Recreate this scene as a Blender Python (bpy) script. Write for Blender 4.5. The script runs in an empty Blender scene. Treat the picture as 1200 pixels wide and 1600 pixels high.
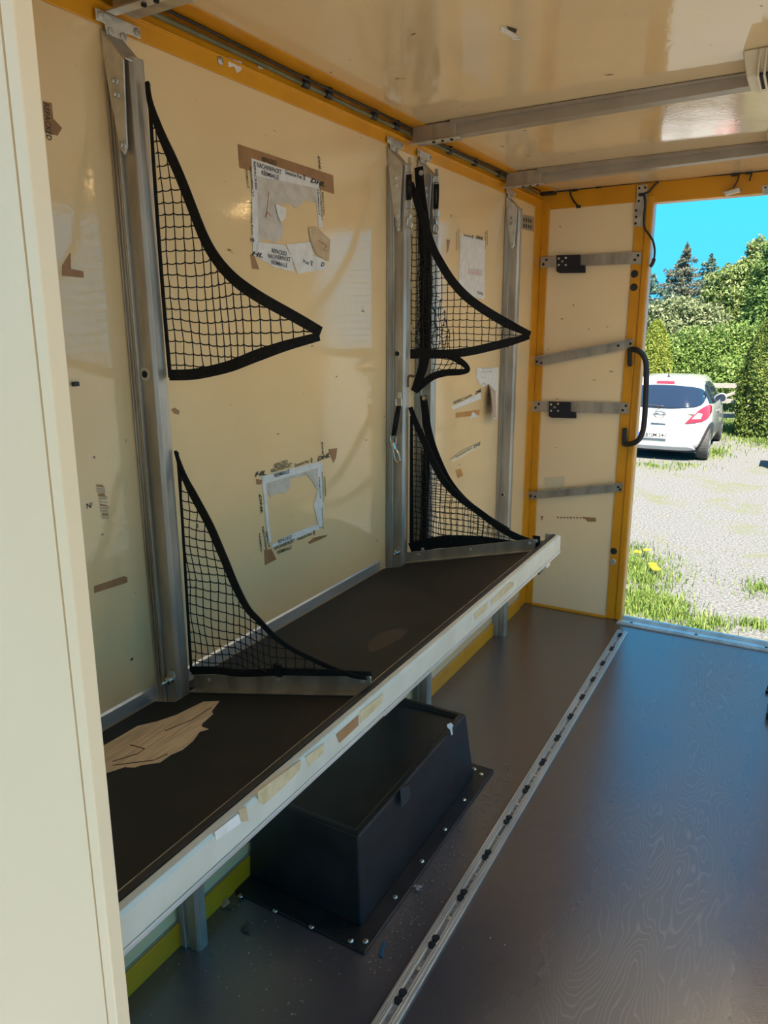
import bpy, bmesh, math, random
import numpy as np
from mathutils import Vector, Matrix, noise

random.seed(7); rng = np.random.default_rng(7)
scene = bpy.context.scene
COL = scene.collection

# ------------------------------------------------------------------ camera
CAM = Vector((1.1618, 0.0, 1.4589)); YAW, PITCH, ROLL, FPX = 0.5217, -0.2537, -0.0095, 1127.13
Fv = Vector((-math.sin(YAW)*math.cos(PITCH), math.cos(YAW)*math.cos(PITCH), math.sin(PITCH)))
r0 = Vector((math.cos(YAW), math.sin(YAW), 0)); u0 = r0.cross(Fv)
Rv = r0*math.cos(ROLL) + u0*math.sin(ROLL); Uv = -r0*math.sin(ROLL) + u0*math.cos(ROLL)
cd = bpy.data.cameras.new('camera'); cam = bpy.data.objects.new('camera', cd); COL.objects.link(cam)
cd.sensor_fit = 'VERTICAL'; cd.sensor_height = 32.0; cd.lens = FPX/1600*32.0
cd.clip_start = 0.02; cd.clip_end = 500
M = Matrix((Rv, Uv, -Fv)).transposed().to_4x4(); M.translation = CAM
cam.matrix_world = M
scene.camera = cam

# ------------------------------------------------------------------ world, sun, exposure
scene.view_settings.view_transform = 'Standard'; scene.view_settings.look = 'None'
scene.view_settings.gamma = 1.0; scene.view_settings.use_curve_mapping = False
scene.view_settings.exposure = 1.75
w = bpy.data.worlds.new('sky'); scene.world = w; w.use_nodes = True
nt = w.node_tree; nt.nodes.clear()
wo = nt.nodes.new('ShaderNodeOutputWorld'); bg = nt.nodes.new('ShaderNodeBackground')
tc = nt.nodes.new('ShaderNodeTexCoord'); sx = nt.nodes.new('ShaderNodeSeparateXYZ'); cr = nt.nodes.new('ShaderNodeValToRGB')
nt.links.new(tc.outputs['Generated'], sx.inputs[0]); nt.links.new(sx.outputs['Z'], cr.inputs[0])
nt.links.new(cr.outputs[0], bg.inputs[0]); nt.links.new(bg.outputs[0], wo.inputs[0])
cr.color_ramp.elements[0].position = 0.0; cr.color_ramp.elements[0].color = (0.07, 0.46, 0.84, 1)
cr.color_ramp.elements[1].position = 0.6; cr.color_ramp.elements[1].color = (0.11, 0.31, 0.62, 1)
e = cr.color_ramp.elements.new(0.2); e.color = (0.045, 0.48, 0.86, 1)
bg.inputs[1].default_value = 0.52
sd = bpy.data.lights.new('sun', 'SUN'); sun = bpy.data.objects.new('sun', sd); COL.objects.link(sun)
sd.energy = 6.4; sd.angle = 0.009; sd.color = (1.0, 0.89, 0.72)
TOSUN = Vector((0.30, -0.55, 0.95)).normalized()
sun.rotation_euler = TOSUN.to_track_quat('Z', 'Y').to_euler(); sun.location = (4, -6, 12)

# ------------------------------------------------------------------ helpers
def at(px, py, **k):
    """point of a real plane (x=, y= or z=) that the photograph shows at this pixel"""
    d = Fv*FPX + Rv*(px-600) - Uv*(py-800)
    a, v = list(k.items())[0]; i = 'xyz'.index(a)
    return CAM + d*((v-CAM[i])/d[i])

def new_mat(name):
    m = bpy.data.materials.new(name); m.use_nodes = True
    return m, m.node_tree, m.node_tree.nodes['Principled BSDF']

def mat(name, col, rough=0.5, metal=0.0, col2=None, scale=8.0, lo=0.4, hi=0.65, bump=0.0, bscale=60.0,
        spec=0.5, stretch=(1,1,1), detail=6.0, rvar=0.0, coat=0.0):
    m, t, b = new_mat(name); n = t.nodes; L = t.links
    b.inputs['Base Color'].default_value = (*col, 1); b.inputs['Roughness'].default_value = rough
    b.inputs['Metallic'].default_value = metal; b.inputs['Specular IOR Level'].default_value = spec
    b.inputs['Coat Weight'].default_value = coat
    g = n.new('ShaderNodeNewGeometry'); mp = n.new('ShaderNodeMapping'); mp.inputs['Scale'].default_value = stretch
    L.new(g.outputs['Position'], mp.inputs[0])
    if col2 is not None:
        nz = n.new('ShaderNodeTexNoise'); nz.inputs['Scale'].default_value = scale; nz.inputs['Detail'].default_value = detail
        rp = n.new('ShaderNodeValToRGB'); rp.color_ramp.elements[0].position = lo; rp.color_ramp.elements[1].position = hi
        rp.color_ramp.elements[0].color = (*col, 1); rp.color_ramp.elements[1].color = (*col2, 1)
        L.new(mp.outputs[0], nz.inputs['Vector']); L.new(nz.outputs['Fac'], rp.inputs[0]); L.new(rp.outputs[0], b.inputs['Base Color'])
        if rvar:
            mr = n.new('ShaderNodeMapRange'); mr.inputs['To Min'].default_value = rough; mr.inputs['To Max'].default_value = rough+rvar
            L.new(nz.outputs['Fac'], mr.inputs['Value']); L.new(mr.outputs[0], b.inputs['Roughness'])
    if bump:
        nb = n.new('ShaderNodeTexNoise'); nb.inputs['Scale'].default_value = bscale; nb.inputs['Detail'].default_value = 4
        bp = n.new('ShaderNodeBump'); bp.inputs['Strength'].default_value = bump; bp.inputs['Distance'].default_value = 0.01
        L.new(mp.outputs[0], nb.inputs['Vector']); L.new(nb.outputs['Fac'], bp.inputs['Height']); L.new(bp.outputs[0], b.inputs['Normal'])
    return m

def leaf_mat(name, c1, c2, c3, rough=0.6, trans=0.25):
    m, t, b = new_mat(name); n = t.nodes; L = t.links
    g = n.new('ShaderNodeNewGeometry'); rp = n.new('ShaderNodeValToRGB')
    rp.color_ramp.elements[0].color = (*c1, 1); rp.color_ramp.elements[1].color = (*c3, 1)
    e = rp.color_ramp.elements.new(0.5); e.color = (*c2, 1)
    L.new(g.outputs['Random Per Island'], rp.inputs[0]); L.new(rp.outputs[0], b.inputs['Base Color'])
    b.inputs['Roughness'].default_value = rough; b.inputs['Specular IOR Level'].default_value = 0.25
    tr = n.new('ShaderNodeBsdfTranslucent'); mx = n.new('ShaderNodeMixShader'); mx.inputs[0].default_value = trans
    L.new(rp.outputs[0], tr.inputs[0]); L.new(b.outputs[0], mx.inputs[1]); L.new(tr.outputs[0], mx.inputs[2])
    L.new(mx.outputs[0], n['Material Output'].inputs[0])
    return m

WM = {}
class MB:
    def __init__(s): s.v = []; s.f = []
    def add(s, vs, fs):
        o = len(s.v); s.v += [tuple(v) for v in vs]; s.f += [tuple(i+o for i in f) for f in fs]; return s
    def box(s, x0, x1, y0, y1, z0, z1):
        return s.add([(x,y,z) for x in (x0,x1) for y in (y0,y1) for z in (z0,z1)],
            [(0,1,3,2),(4,6,7,5),(0,4,5,1),(2,3,7,6),(0,2,6,4),(1,5,7,3)])
    def obox(s, c, a, b, d):
        c,a,b,d = map(Vector,(c,a,b,d))
        return s.add([c+a*i+b*j+d*k for i in (-1,1) for j in (-1,1) for k in (-1,1)],
            [(0,1,3,2),(4,6,7,5),(0,4,5,1),(2,3,7,6),(0,2,6,4),(1,5,7,3)])
    def prism(s, poly, off):
        off = Vector(off); p = [Vector(q) for q in poly]; n = len(p)
        return s.add(p+[q+off for q in p], [tuple(range(n-1,-1,-1)), tuple(range(n,2*n))]+[(i,(i+1)%n,n+(i+1)%n,n+i) for i in range(n)])
    def cyl(s, p0, p1, r, n=12, r2=None):
        p0,p1 = Vector(p0),Vector(p1); d = (p1-p0).normalized(); a = d.orthogonal().normalized(); b = d.cross(a)
        r2 = r if r2 is None else r2
        c = [(math.cos(2*math.pi*i/n), math.sin(2*math.pi*i/n)) for i in range(n)]
        return s.add([p0+(a*x+b*y)*r for x,y in c]+[p1+(a*x+b*y)*r2 for x,y in c],
            [tuple(range(n-1,-1,-1)), tuple(range(n,2*n))]+[(i,(i+1)%n,n+(i+1)%n,n+i) for i in range(n)])
    def tube(s, pts, r, n=8, closed=False):
        P = [Vector(p) for p in pts]; m = len(P); vs = []; up = None
        for i in range(m):
            if closed: d = (P[(i+1)%m]-P[i-1]).normalized()
            else: d = (P[min(i+1,m-1)]-P[max(i-1,0)]).normalized()
            if up is None: up = d.orthogonal().normalized()
            up = (up - d*up.dot(d)).normalized(); b = d.cross(up)
            rr = r[i] if isinstance(r,(list,tuple)) else r
            vs += [P[i]+(up*math.cos(2*math.pi*k/n)+b*math.sin(2*math.pi*k/n))*rr for k in range(n)]
        fs = []
        for i in range(m if closed else m-1):
            j = (i+1)%m
            fs += [(i*n+k, i*n+(k+1)%n, j*n+(k+1)%n, j*n+k) for k in range(n)]
        if not closed: fs += [tuple(range(n-1,-1,-1)), tuple(range((m-1)*n,m*n))]
        return s.add(vs, fs)
    def revolve(s, c, axis, prof, n=20):
        c = Vector(c); d = Vector(axis).normalized(); a = d.orthogonal().normalized(); b = d.cross(a); m = len(prof)
        vs = [c+d*h+(a*math.cos(2*math.pi*k/n)+b*math.sin(2*math.pi*k/n))*r for r,h in prof for k in range(n)]
        fs = [(i*n+k, i*n+(k+1)%n, (i+1)*n+(k+1)%n, (i+1)*n+k) for i in range(m-1) for k in range(n)]
        fs += [tuple(range(n-1,-1,-1)), tuple(range((m-1)*n,m*n))]
        return s.add(vs, fs)
    def extr(s, sec, y0, y1):           # (x,z) section along y
        return s.prism([(x,y0,z) for x,z in sec], (0,y1-y0,0))
    def build(s, name, m, parent=None, smooth=False, bevel=0, seg=2, auto=False):
        me = bpy.data.meshes.new(name)
        V = np.array(s.v, dtype=float)
        lo, hi = V.min(0), V.max(0); c = Vector(((lo[0]+hi[0])/2, (lo[1]+hi[1])/2, lo[2]))
        me.from_pydata((V-np.array(c)).tolist(), [], s.f)
        bm = bmesh.new(); bm.from_mesh(me); bmesh.ops.recalc_face_normals(bm, faces=bm.faces); bm.to_mesh(me); bm.free()
        me.materials.append(m)
        if smooth: me.polygons.foreach_set('use_smooth', [True]*len(me.polygons))
        o = bpy.data.objects.new(name, me); COL.objects.link(o); o.location = c
        WM[o.name] = Matrix.Translation(c)
        if parent is not None:
            o.parent = parent; o.matrix_parent_inverse = WM[parent.name].inverted()
        if bevel:
            b = o.modifiers.new('bevel','BEVEL'); b.width = bevel; b.segments = seg; b.limit_method = 'ANGLE'; b.angle_limit = 0.6
        if auto:
            me.polygons.foreach_set('use_smooth', [True]*len(me.polygons))
            for ed in me.edges: pass
        return o

def raw(name, V, F, m, parent=None, smooth=False):
    me = bpy.data.meshes.new(name); V = np.asarray(V, dtype=float)
    lo, hi = V.min(0), V.max(0); c = np.array(((lo[0]+hi[0])/2, (lo[1]+hi[1])/2, lo[2]))
    me.from_pydata((V-c).tolist(), [], [tuple(map(int,f)) for f in F]); me.materials.append(m)
    if smooth: me.polygons.foreach_set('use_smooth', [True]*len(me.polygons))
    o = bpy.data.objects.new(name, me); COL.objects.link(o); o.location = c; WM[o.name] = Matrix.Translation(Vector(c))
    if parent is not None: o.parent = parent; o.matrix_parent_inverse = WM[parent.name].inverted()
    return o

def tag(o, label, cat, group=None):
    o['label'] = label; o['category'] = cat
    if group: o['group'] = group
    return o
def struct(o, label=None):
    o['kind'] = 'structure'
    if label: o['label'] = label
    return o
def thing(name, loc, label, cat, group=None):
    o = bpy.data.objects.new(name, None); COL.objects.link(o); o.location = loc; o.empty_display_size = 0.05
    WM[o.name] = Matrix.Translation(Vector(loc)); return tag(o, label, cat, group)

def smooth_line(pts, n=6):
    P = [Vector(p) for p in pts]; out = []
    for i in range(len(P)-1):
        a,b,c,d = P[max(i-1,0)],P[i],P[i+1],P[min(i+2,len(P)-1)]
        for k in range(n):
            t = k/n; out.append(0.5*((2*b)+(c-a)*t+(2*a-5*b+4*c-d)*t*t+(3*b-a-3*c+d)*t**3))
    out.append(P[-1]); return out

# text meshes, cached while the scene is still empty
TXT = {}
def text_mesh(body, shear=0.0, fat=0.0):
    key = (body, shear, fat)
    if key in TXT: return TXT[key]
    c = bpy.data.curves.new('t','FONT'); c.body = body; c.shear = shear; c.offset = fat; c.resolution_u = 2
    o = bpy.data.objects.new('t', c); COL.objects.link(o)
    me = bpy.data.meshes.new_from_object(o.evaluated_get(bpy.context.evaluated_depsgraph_get()))
    vs = np.array([v.co[:] for v in me.vertices]); fs = [tuple(p.vertices) for p in me.polygons]
    bpy.data.objects.remove(o); bpy.data.curves.remove(c); bpy.data.meshes.remove(me)
    lo = vs.min(0); hi = vs.max(0); vs = (vs-lo); wd, ht = (hi-lo)[:2]
    TXT[key] = (vs/np.array([wd,ht,1]), fs, wd/ht); return TXT[key]
def put_text(mb, body, p0, p1, normal, h, shear=0.0, fat=0.0):
    vs, fs, asp = text_mesh(body, shear, fat); p0,p1 = Vector(p0),Vector(p1)
    bx = p1-p0; up = Vector(normal).cross(bx.normalized())*h
    mb.add([p0+bx*v[0]+up*v[1] for v in vs], fs)

# ------------------------------------------------------------------ materials
def wall_material(name, base, base2, rough, wav, scuff=True):
    m, t, b = new_mat(name); n = t.nodes; L = t.links
    g = n.new('ShaderNodeNewGeometry')
    nz = n.new('ShaderNodeTexNoise'); nz.inputs['Scale'].default_value = 2.2; nz.inputs['Detail'].default_value = 5
    L.new(g.outputs['Position'], nz.inputs['Vector'])
    rp = n.new('ShaderNodeValToRGB'); rp.color_ramp.elements[0].position = .3; rp.color_ramp.elements[1].position = .75
    rp.color_ramp.elements[0].color = (*base,1); rp.color_ramp.elements[1].color = (*base2,1); L.new(nz.outputs['Fac'], rp.inputs[0])
    last = rp.outputs[0]
    if scuff:
        for sc, st, th, colr in ((26,(1,1,1),.735,(.10,.075,.05)), (14,(1,1,3.5),.735,(.22,.16,.09)), (55,(1,2.2,1),.755,(.08,.06,.04))):
            mp = n.new('ShaderNodeMapping'); mp.inputs['Scale'].default_value = st; L.new(g.outputs['Position'], mp.inputs[0])
            q = n.new('ShaderNodeTexNoise'); q.inputs['Scale'].default_value = sc; q.inputs['Detail'].default_value = 3; L.new(mp.outputs[0], q.inputs['Vector'])
            r = n.new('ShaderNodeValToRGB'); r.color_ramp.elements[0].position = th; r.color_ramp.elements[1].position = th+.03
            L.new(q.outputs['Fac'], r.inputs[0])
            mx = n.new('ShaderNodeMix'); mx.data_type = 'RGBA'; L.new(r.outputs[0], mx.inputs['Factor']); L.new(last, mx.inputs['A'])
            mx.inputs['B'].default_value = (*colr,1); last = mx.outputs['Result']
    b.inputs['Specular IOR Level'].default_value = .75 if rough < .1 else .5
    L.new(last, b.inputs['Base Color']); b.inputs['Roughness'].default_value = rough
    w1 = n.new('ShaderNodeTexNoise'); w1.inputs['Scale'].default_value = 90; w1.inputs['Detail'].default_value = 2; L.new(g.outputs['Position'], w1.inputs['Vector'])
    w2 = n.new('ShaderNodeTexNoise'); w2.inputs['Scale'].default_value = 5; w2.inputs['Detail'].default_value = 1; L.new(g.outputs['Position'], w2.inputs['Vector'])
    b1 = n.new('ShaderNodeBump'); b1.inputs['Strength'].default_value = wav; b1.inputs['Distance'].default_value = .002; L.new(w1.outputs['Fac'], b1.inputs['Height'])
    b2 = n.new('ShaderNodeBump'); b2.inputs['Strength'].default_value = .12; b2.inputs['Distance'].default_value = .01; L.new(w2.outputs['Fac'], b2.inputs['Height'])
    L.new(b1.outputs[0], b2.inputs['Normal']); L.new(b2.outputs[0], b.inputs['Normal'])
    return m

def floor_material():
    m, t, b = new_mat('phenolic_plywood_floor'); n = t.nodes; L = t.links
    g = n.new('ShaderNodeNewGeometry'); sp = n.new('ShaderNodeSeparateXYZ'); L.new(g.outputs['Position'], sp.inputs[0])
    def noise_(scale, detail=4, stretch=None):
        q = n.new('ShaderNodeTexNoise'); q.inputs['Scale'].default_value = scale; q.inputs['Detail'].default_value = detail
        if stretch:
            mp = n.new('ShaderNodeMapping'); mp.inputs['Scale'].default_value = stretch; L.new(g.outputs['Position'], mp.inputs[0]); L.new(mp.outputs[0], q.inputs['Vector'])
        else: L.new(g.outputs['Position'], q.inputs['Vector'])
        return q.outputs['Fac']
    def math_(op, a, c, clamp=False):
        q = n.new('ShaderNodeMath'); q.operation = op; q.use_clamp = clamp
        for i, v in enumerate((a, c)):
            if isinstance(v,(int,float)): q.inputs[i].default_value = v
            else: L.new(v, q.inputs[i])
        return q.outputs[0]
    def mix_(f, a, c):
        q = n.new('ShaderNodeMix'); q.data_type = 'RGBA'; L.new(f, q.inputs['Factor'])
        for k, v in (('A',a),('B',c)):
            if isinstance(v, tuple): q.inputs[k].default_value = (*v,1)
            else: L.new(v, q.inputs[k])
        return q.outputs['Result']
    # worn lane along the middle of the floor, with wood rings showing through the film
    dx = math_('ABSOLUTE', math_('SUBTRACT', sp.outputs[0], 0.98), 0)
    lane = math_('SUBTRACT', math_('ADD', 0.235, math_('MULTIPLY', math_('SUBTRACT', noise_(2.6,2,(1,.55,1)), .5), .45)), dx)
    wear = math_('MULTIPLY', lane, 5.0, True)
    rings = math_('FRACT', math_('MULTIPLY', noise_(2.0, 3, (2.4,.55,1)), 46.0), 0)
    ringm = math_('MULTIPLY', math_('SUBTRACT', math_('ABSOLUTE', math_('SUBTRACT', rings, .5), 0), .36), 9.0, True)
    film = mix_(noise_(7,6), (.064,.053,.056), (.080,.067,.070))
    wood = mix_(ringm, (.100,.083,.078), (.190,.160,.148))
    colr = mix_(math_('MULTIPLY', wear, .9), film, wood)
    dust = math_('MULTIPLY', math_('SUBTRACT', noise_(240,2), .70), 18, True)
    colr = mix_(math_('MULTIPLY', dust, .45), colr, (.22,.19,.17))
    L.new(colr, b.inputs['Base Color'])
    b.inputs['Specular IOR Level'].default_value = 1.0; b.inputs['IOR'].default_value = 1.75
    rg = math_('ADD', .22, math_('MULTIPLY', wear, .16)); rg = math_('ADD', rg, math_('MULTIPLY', noise_(18,3), .04)); L.new(rg, b.inputs['Roughness'])
    bp = n.new('ShaderNodeBump'); bp.inputs['Strength'].default_value = .12; bp.inputs['Distance'].default_value = .004
    L.new(noise_(320,2), bp.inputs['Height']); L.new(bp.outputs[0], b.inputs['Normal'])
    return m

def ground_material():
    m, t, b = new_mat('gravel_yard'); n = t.nodes; L = t.links
    g = n.new('ShaderNodeNewGeometry')
    def noise_(scale, detail=6):
        q = n.new('ShaderNodeTexNoise'); q.inputs['Scale'].default_value = scale; q.inputs['Detail'].default_value = detail
        L.new(g.outputs['Position'], q.inputs['Vector']); return q
    a = noise_(38,10); r1 = n.new('ShaderNodeValToRGB'); r1.color_ramp.elements[0].position=.3; r1.color_ramp.elements[1].position=.7
    r1.color_ramp.elements[0].color=(.085,.086,.085,1); r1.color_ramp.elements[1].color=(.245,.248,.250,1); L.new(a.outputs['Fac'], r1.inputs[0])
    c = noise_(1.25,14); c.inputs['Roughness'].default_value = .72; r2 = n.new('ShaderNodeValToRGB'); r2.color_ramp.elements[0].position=.52; r2.color_ramp.elements[1].position=.68; L.new(c.outputs['Fac'], r2.inputs[0])
    gr = noise_(30,6); r3 = n.new('ShaderNodeValToRGB'); r3.color_ramp.elements[0].color=(.08,.105,.03,1); r3.color_ramp.elements[1].color=(.20,.21,.09,1); L.new(gr.outputs['Fac'], r3.inputs[0])
    mx = n.new('ShaderNodeMix'); mx.data_type='RGBA'; L.new(r2.outputs[0], mx.inputs['Factor']); L.new(r1.outputs[0], mx.inputs['A']); L.new(r3.outputs[0], mx.inputs['B'])
    L.new(mx.outputs['Result'], b.inputs['Base Color']); b.inputs['Roughness'].default_value = .95; b.inputs['Specular IOR Level'].default_value = .1
    bp = n.new('ShaderNodeBump'); bp.inputs['Strength'].default_value=.7; bp.inputs['Distance'].default_value=.03
    nb = noise_(110,6); L.new(nb.outputs['Fac'], bp.inputs['Height']); L.new(bp.outputs[0], b.inputs['Normal'])
    return m

CREAM, CREAM2 = (.81,.59,.31), (.74,.52,.26)
MT = dict(
 wall = wall_material('cream_glossy_wall_panel', CREAM, CREAM2, .08, .10),
 ceil = wall_material('cream_glossy_ceiling_panel', (.78,.60,.35), (.70,.52,.30), .06, .10),
 rear = wall_material('cream_rear_panel', (.90,.71,.43), (.85,.65,.38), .38, .25),
 front = wall_material('cream_partition_panel', (.98,.73,.45), (.94,.69,.42), .35, .10, False),
 floor = floor_material(), ground = ground_material(),
 yellow = mat('yellow_painted_steel', (.70,.31,.010), .32, 0, (.62,.26,.009), 5, bump=.03),
 galv = mat('galvanised_steel', (.50,.45,.37), .36, .7, (.34,.30,.24), 22, stretch=(1,1,.22), bump=.06, bscale=90, rvar=.2),
 galv2 = mat('weathered_aluminium_extrusion', (.58,.54,.46), .42, .6, (.36,.31,.24), 30, stretch=(1,1,.12), bump=.05),
 zinc = mat('zinc_plated_plate', (.66,.65,.60), .34, .7, (.52,.50,.45), 30),
 chrome = mat('bright_steel', (.62,.56,.47), .22, .95),
 alu = mat('aluminium_profile', (.66,.66,.62), .38, .65, (.52,.52,.49), 18, stretch=(1,.2,1), bump=.04),
 railpaint = mat('pale_coated_aluminium', (.62,.60,.50), .42, .15, (.55,.53,.43), 12),
 beam = mat('grey_brown_roof_profile', (.40,.34,.27), .45, .35, (.34,.29,.22), 10),
 deck = mat('black_antislip_board', (.014,.0132,.0125), .50, 0, (.025,.023,.022), 9, bump=.25, bscale=500, rvar=.15, spec=.3),
 rubber = mat('black_rubber', (.012,.012,.013), .45, 0, (.02,.02,.02), 20),
 webbing = mat('black_webbing', (.010,.0095,.009), .8, 0, (.016,.015,.014), 120, bump=.3, bscale=700, spec=.2),
 cord = mat('black_net_cord', (.014,.012,.010), .75, 0, spec=.25),
 plastic = mat('black_moulded_plastic', (.010,.0105,.012), .28, 0, (.018,.018,.02), 14, bump=.08, bscale=260, rvar=.14),
 blackplate = mat('black_coated_plate', (.012,.014,.02), .38),
 dark = mat('hole_shade_and_dark_screw', (.008,.008,.008), .8),  # near-black colour stands in for shade inside holes and slots; also dark screws
 wood = mat('bare_wood', (.74,.59,.42), .75, 0, (.55,.42,.28), 30, stretch=(4,.5,1), bump=.15),
 paper = mat('white_paper', (.74,.70,.64), .7, 0, (.66,.61,.54), 40),
 paper2 = mat('grey_torn_paper', (.60,.53,.44), .8, 0, (.50,.43,.34), 30, bump=.2, bscale=120),
 papertan = mat('tan_torn_cardboard', (.55,.40,.24), .85, 0, (.48,.34,.20), 40),
 tape = mat('brown_packing_tape', (.35,.175,.065), .42, 0, (.28,.135,.05), 25),
 tape2 = mat('light_brown_packing_tape', (.55,.27,.08), .6, 0, (.47,.22,.06), 25, spec=.2),
 taperail = mat('yellowed_tape_residue', (.60,.47,.27), .6, 0, (.48,.36,.19), 50),
 clear = mat('clear_tape_film', (.72,.62,.42), .22),
 ink = mat('black_print_ink', (.018,.015,.013), .5), red = mat('red_pen_ink', (.45,.05,.04), .6),
 lampp = mat('beige_lamp_plastic', (.66,.56,.38), .4), lampd = mat('frosted_lamp_cover', (.75,.72,.64), .3), lampe = mat('lamp_cover_added_glow', (.8,.75,.62), .3),
 hose = mat('grey_green_cable_hose', (.12,.115,.05), .45, 0, (.17,.16,.08), 20),
 bluebit = mat('blue_plastic', (.02,.09,.16), .4), pink = mat('crumpled_pink_paper', (.48,.36,.33), .8),
 crumbs = mat('dry_crumbs', (.20,.14,.08), .9, 0, (.34,.27,.19), 200),
 carpaint = mat('white_car_paint', (.40,.41,.42), .18, 0, coat=.6),
 glass = mat('dark_tinted_glass', (.012,.022,.045), .06, 0, spec=.6),
 tail = mat('red_tail_light', (.62,.02,.04), .15, coat=.5), tailw = mat('clear_tail_lens', (.80,.62,.62), .15),
 tyre = mat('tyre_rubber', (.035,.035,.037), .75, 0, (.06,.06,.06), 60, bump=.5, bscale=120),
 wheelrim = mat('silver_wheel_rim', (.5,.5,.52), .3, .7),
 plate = mat('white_licence_plate', (.40,.40,.40), .35), plateblue = mat('blue_plate_band', (.02,.12,.55), .4),
 carblack = mat('black_car_trim', (.02,.02,.022), .5),
 fence = mat('weathered_grey_fence_wood', (.30,.29,.27), .85, 0, (.20,.19,.17), 14, stretch=(1,6,6)),
 bark = mat('brown_bark', (.12,.085,.06), .95, 0, (.06,.045,.03), 18, bump=.5),
 thuja = leaf_mat('yellow_green_thuja', (0.101,0.151,0.022), (0.187,0.238,0.036), (0.288,0.317,0.065)),
 thuja2 = leaf_mat('deep_green_thuja', (0.032,0.072,0.014), (0.094,0.144,0.029), (0.216,0.252,0.058)),
 hedge = leaf_mat('fresh_green_hedge', (0.072,0.144,0.022), (0.144,0.230,0.050), (0.245,0.310,0.108)),
 silver = leaf_mat('silver_grey_leaves', (0.079,0.115,0.043), (0.173,0.216,0.101), (0.302,0.324,0.202)),
 broad = leaf_mat('light_green_leaves', (0.079,0.144,0.029), (0.173,0.238,0.072), (0.302,0.331,0.158)),
 broad2 = leaf_mat('mid_green_leaves', (0.043,0.101,0.022), (0.101,0.180,0.043), (0.194,0.266,0.086)),
 spruce = leaf_mat('blue_green_spruce', (0.048,0.104,0.080), (0.104,0.176,0.136), (0.208,0.272,0.208)),
 spruce2 = leaf_mat('brownish_spruce', (0.072,0.104,0.072), (0.144,0.160,0.112), (0.240,0.224,0.168)),
 grass = leaf_mat('fresh_grass', (0.065,0.130,0.022), (0.130,0.209,0.036), (0.238,0.288,0.086)),
 dandelion = mat('yellow_petals', (.60,.42,.01), .6),
 stone = mat('pale_stone', (.46,.44,.40), .9, 0, (.36,.34,.31), 9),
)
_le = MT['lampe'].node_tree.nodes['Principled BSDF']; _le.inputs['Emission Color'].default_value = (1.0,.80,.52,1); _le.inputs['Emission Strength'].default_value = 22.0  # glow added to lift the dark interior; the real lamps are off
TEXTS = ['REPACKED','NACHVERPACKT','RÉEMBALLÉ','Deutsche Post','DHL','HL','REPACK','NACHVERP','RÉEMBAL','Post','D','N/','ERB','JM 241']
for s_ in TEXTS:
    text_mesh(s_, 0, .012)
for s_ in ('DHL','HL','D'): text_mesh(s_, .35, .03)
text_mesh('ERB',0,.01); text_mesh('JM 241',0,.01)

# ================================================================== THE TRUCK BOX
W, H, YR, YF = 1.85, 2.05, 3.54, 0.40
def S(name, mbx, m, label=None, bevel=0, parent=None):
    o = mbx.build(name, m, parent, bevel=bevel)
    if parent is None: struct(o, label)
    return o
S('floor', MB().box(-.05, W+.05, -1.0, YR+.06, -.08, 0), MT['floor'], 'dark brown phenolic plywood truck floor with a worn lane')
S('wall_left', MB().box(-.05, 0, YF+.017, 3.44, -.0, 2.05), MT['wall'], 'glossy cream wall panel with scuffs and label residue')
S('ceiling', MB().box(-.05, W+.05, -.60, YR+.08, 2.05, 2.10), MT['ceil'], 'glossy cream ceiling panel reflecting the yard')  # unseen front part extended over the cab to block direct sun
wr = MB(); wr.box(W, W+.05, 2.75, YR+.06, 0, 2.05); wr.box(W, W+.05, .35, .50, 0, 2.05); wr.box(W, W+.05, .50, 2.75, 1.99, 2.05)  # unseen wall, its doorway widened to let more daylight in
S('wall_right', wr, MT['wall'], 'unseen cream side wall with a doorway opened wide for daylight')

# front partition with an edge trim
pe = [(0.6265,.40,1.6887),(0.5950,.40,.7077)]
def px_edge(z): 
    a = at(22,0,y=YF); b = at(185,1600,y=YF); return b.x + (a.x-b.x)*(z-b.z)/(a.z-b.z)
e0, e1 = px_edge(0), px_edge(2.05)
gt = .0155
pf = MB().prism([(-.05,YF,0),(e0-gt-.004,YF,0),(e1-gt-.004,YF,2.05),(-.05,YF,2.05)], (0,.014,0))
part_ = S('wall_front', pf, MT['front'], 'cream partition panel between cab and load space')
S('edge_trim', MB().prism([(e0-gt,YF-.0015,0),(e0,YF-.0015,0),(e1,YF-.0015,2.05),(e1-gt,YF-.0015,2.05)], (0,.0175,0)), MT['front'], bevel=.0015, parent=part_)
S('backing_strip', MB().prism([(e0-gt-.02,YF+.0085,0),(e0-.002,YF+.0085,0),(e1-.002,YF+.0085,2.05),(e1-gt-.02,YF+.0085,2.05)], (0,.0045,0)), MT['beam'], parent=part_)

# yellow corner profile along the ceiling, with its flange on the ceiling
tr = MB().extr([(.0005,1.981),(.005,1.981),(.005,2.012),(.009,2.014),(.009,2.018),(.002,2.020),(.002,2.047),(.0745,2.0475),(.0745,2.0498),(.0005,2.0498)], YF+.02, 3.535)
S('trim_1', tr, MT['yellow'], 'yellow corner profile where wall meets ceiling', bevel=.0012)
S('baseboard_left', MB().box(.0005, .008, YF+.02, 3.44, 0, .066), MT['yellow'], 'yellow kick strip along the foot of the wall', bevel=.0015)
S('trim_2', MB().box(.0003, .0035, YF+.02, 3.44, .0665, .0705), MT['beam'], 'thin brown seam above the yellow kick strip')
S('trim_3', MB().extr([(0.0005,.664),(.004,.664),(.004,.692),(.0005,.697)], YF+.03, 1.985), MT['alu'], 'aluminium angle where shelf meets wall')
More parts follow.
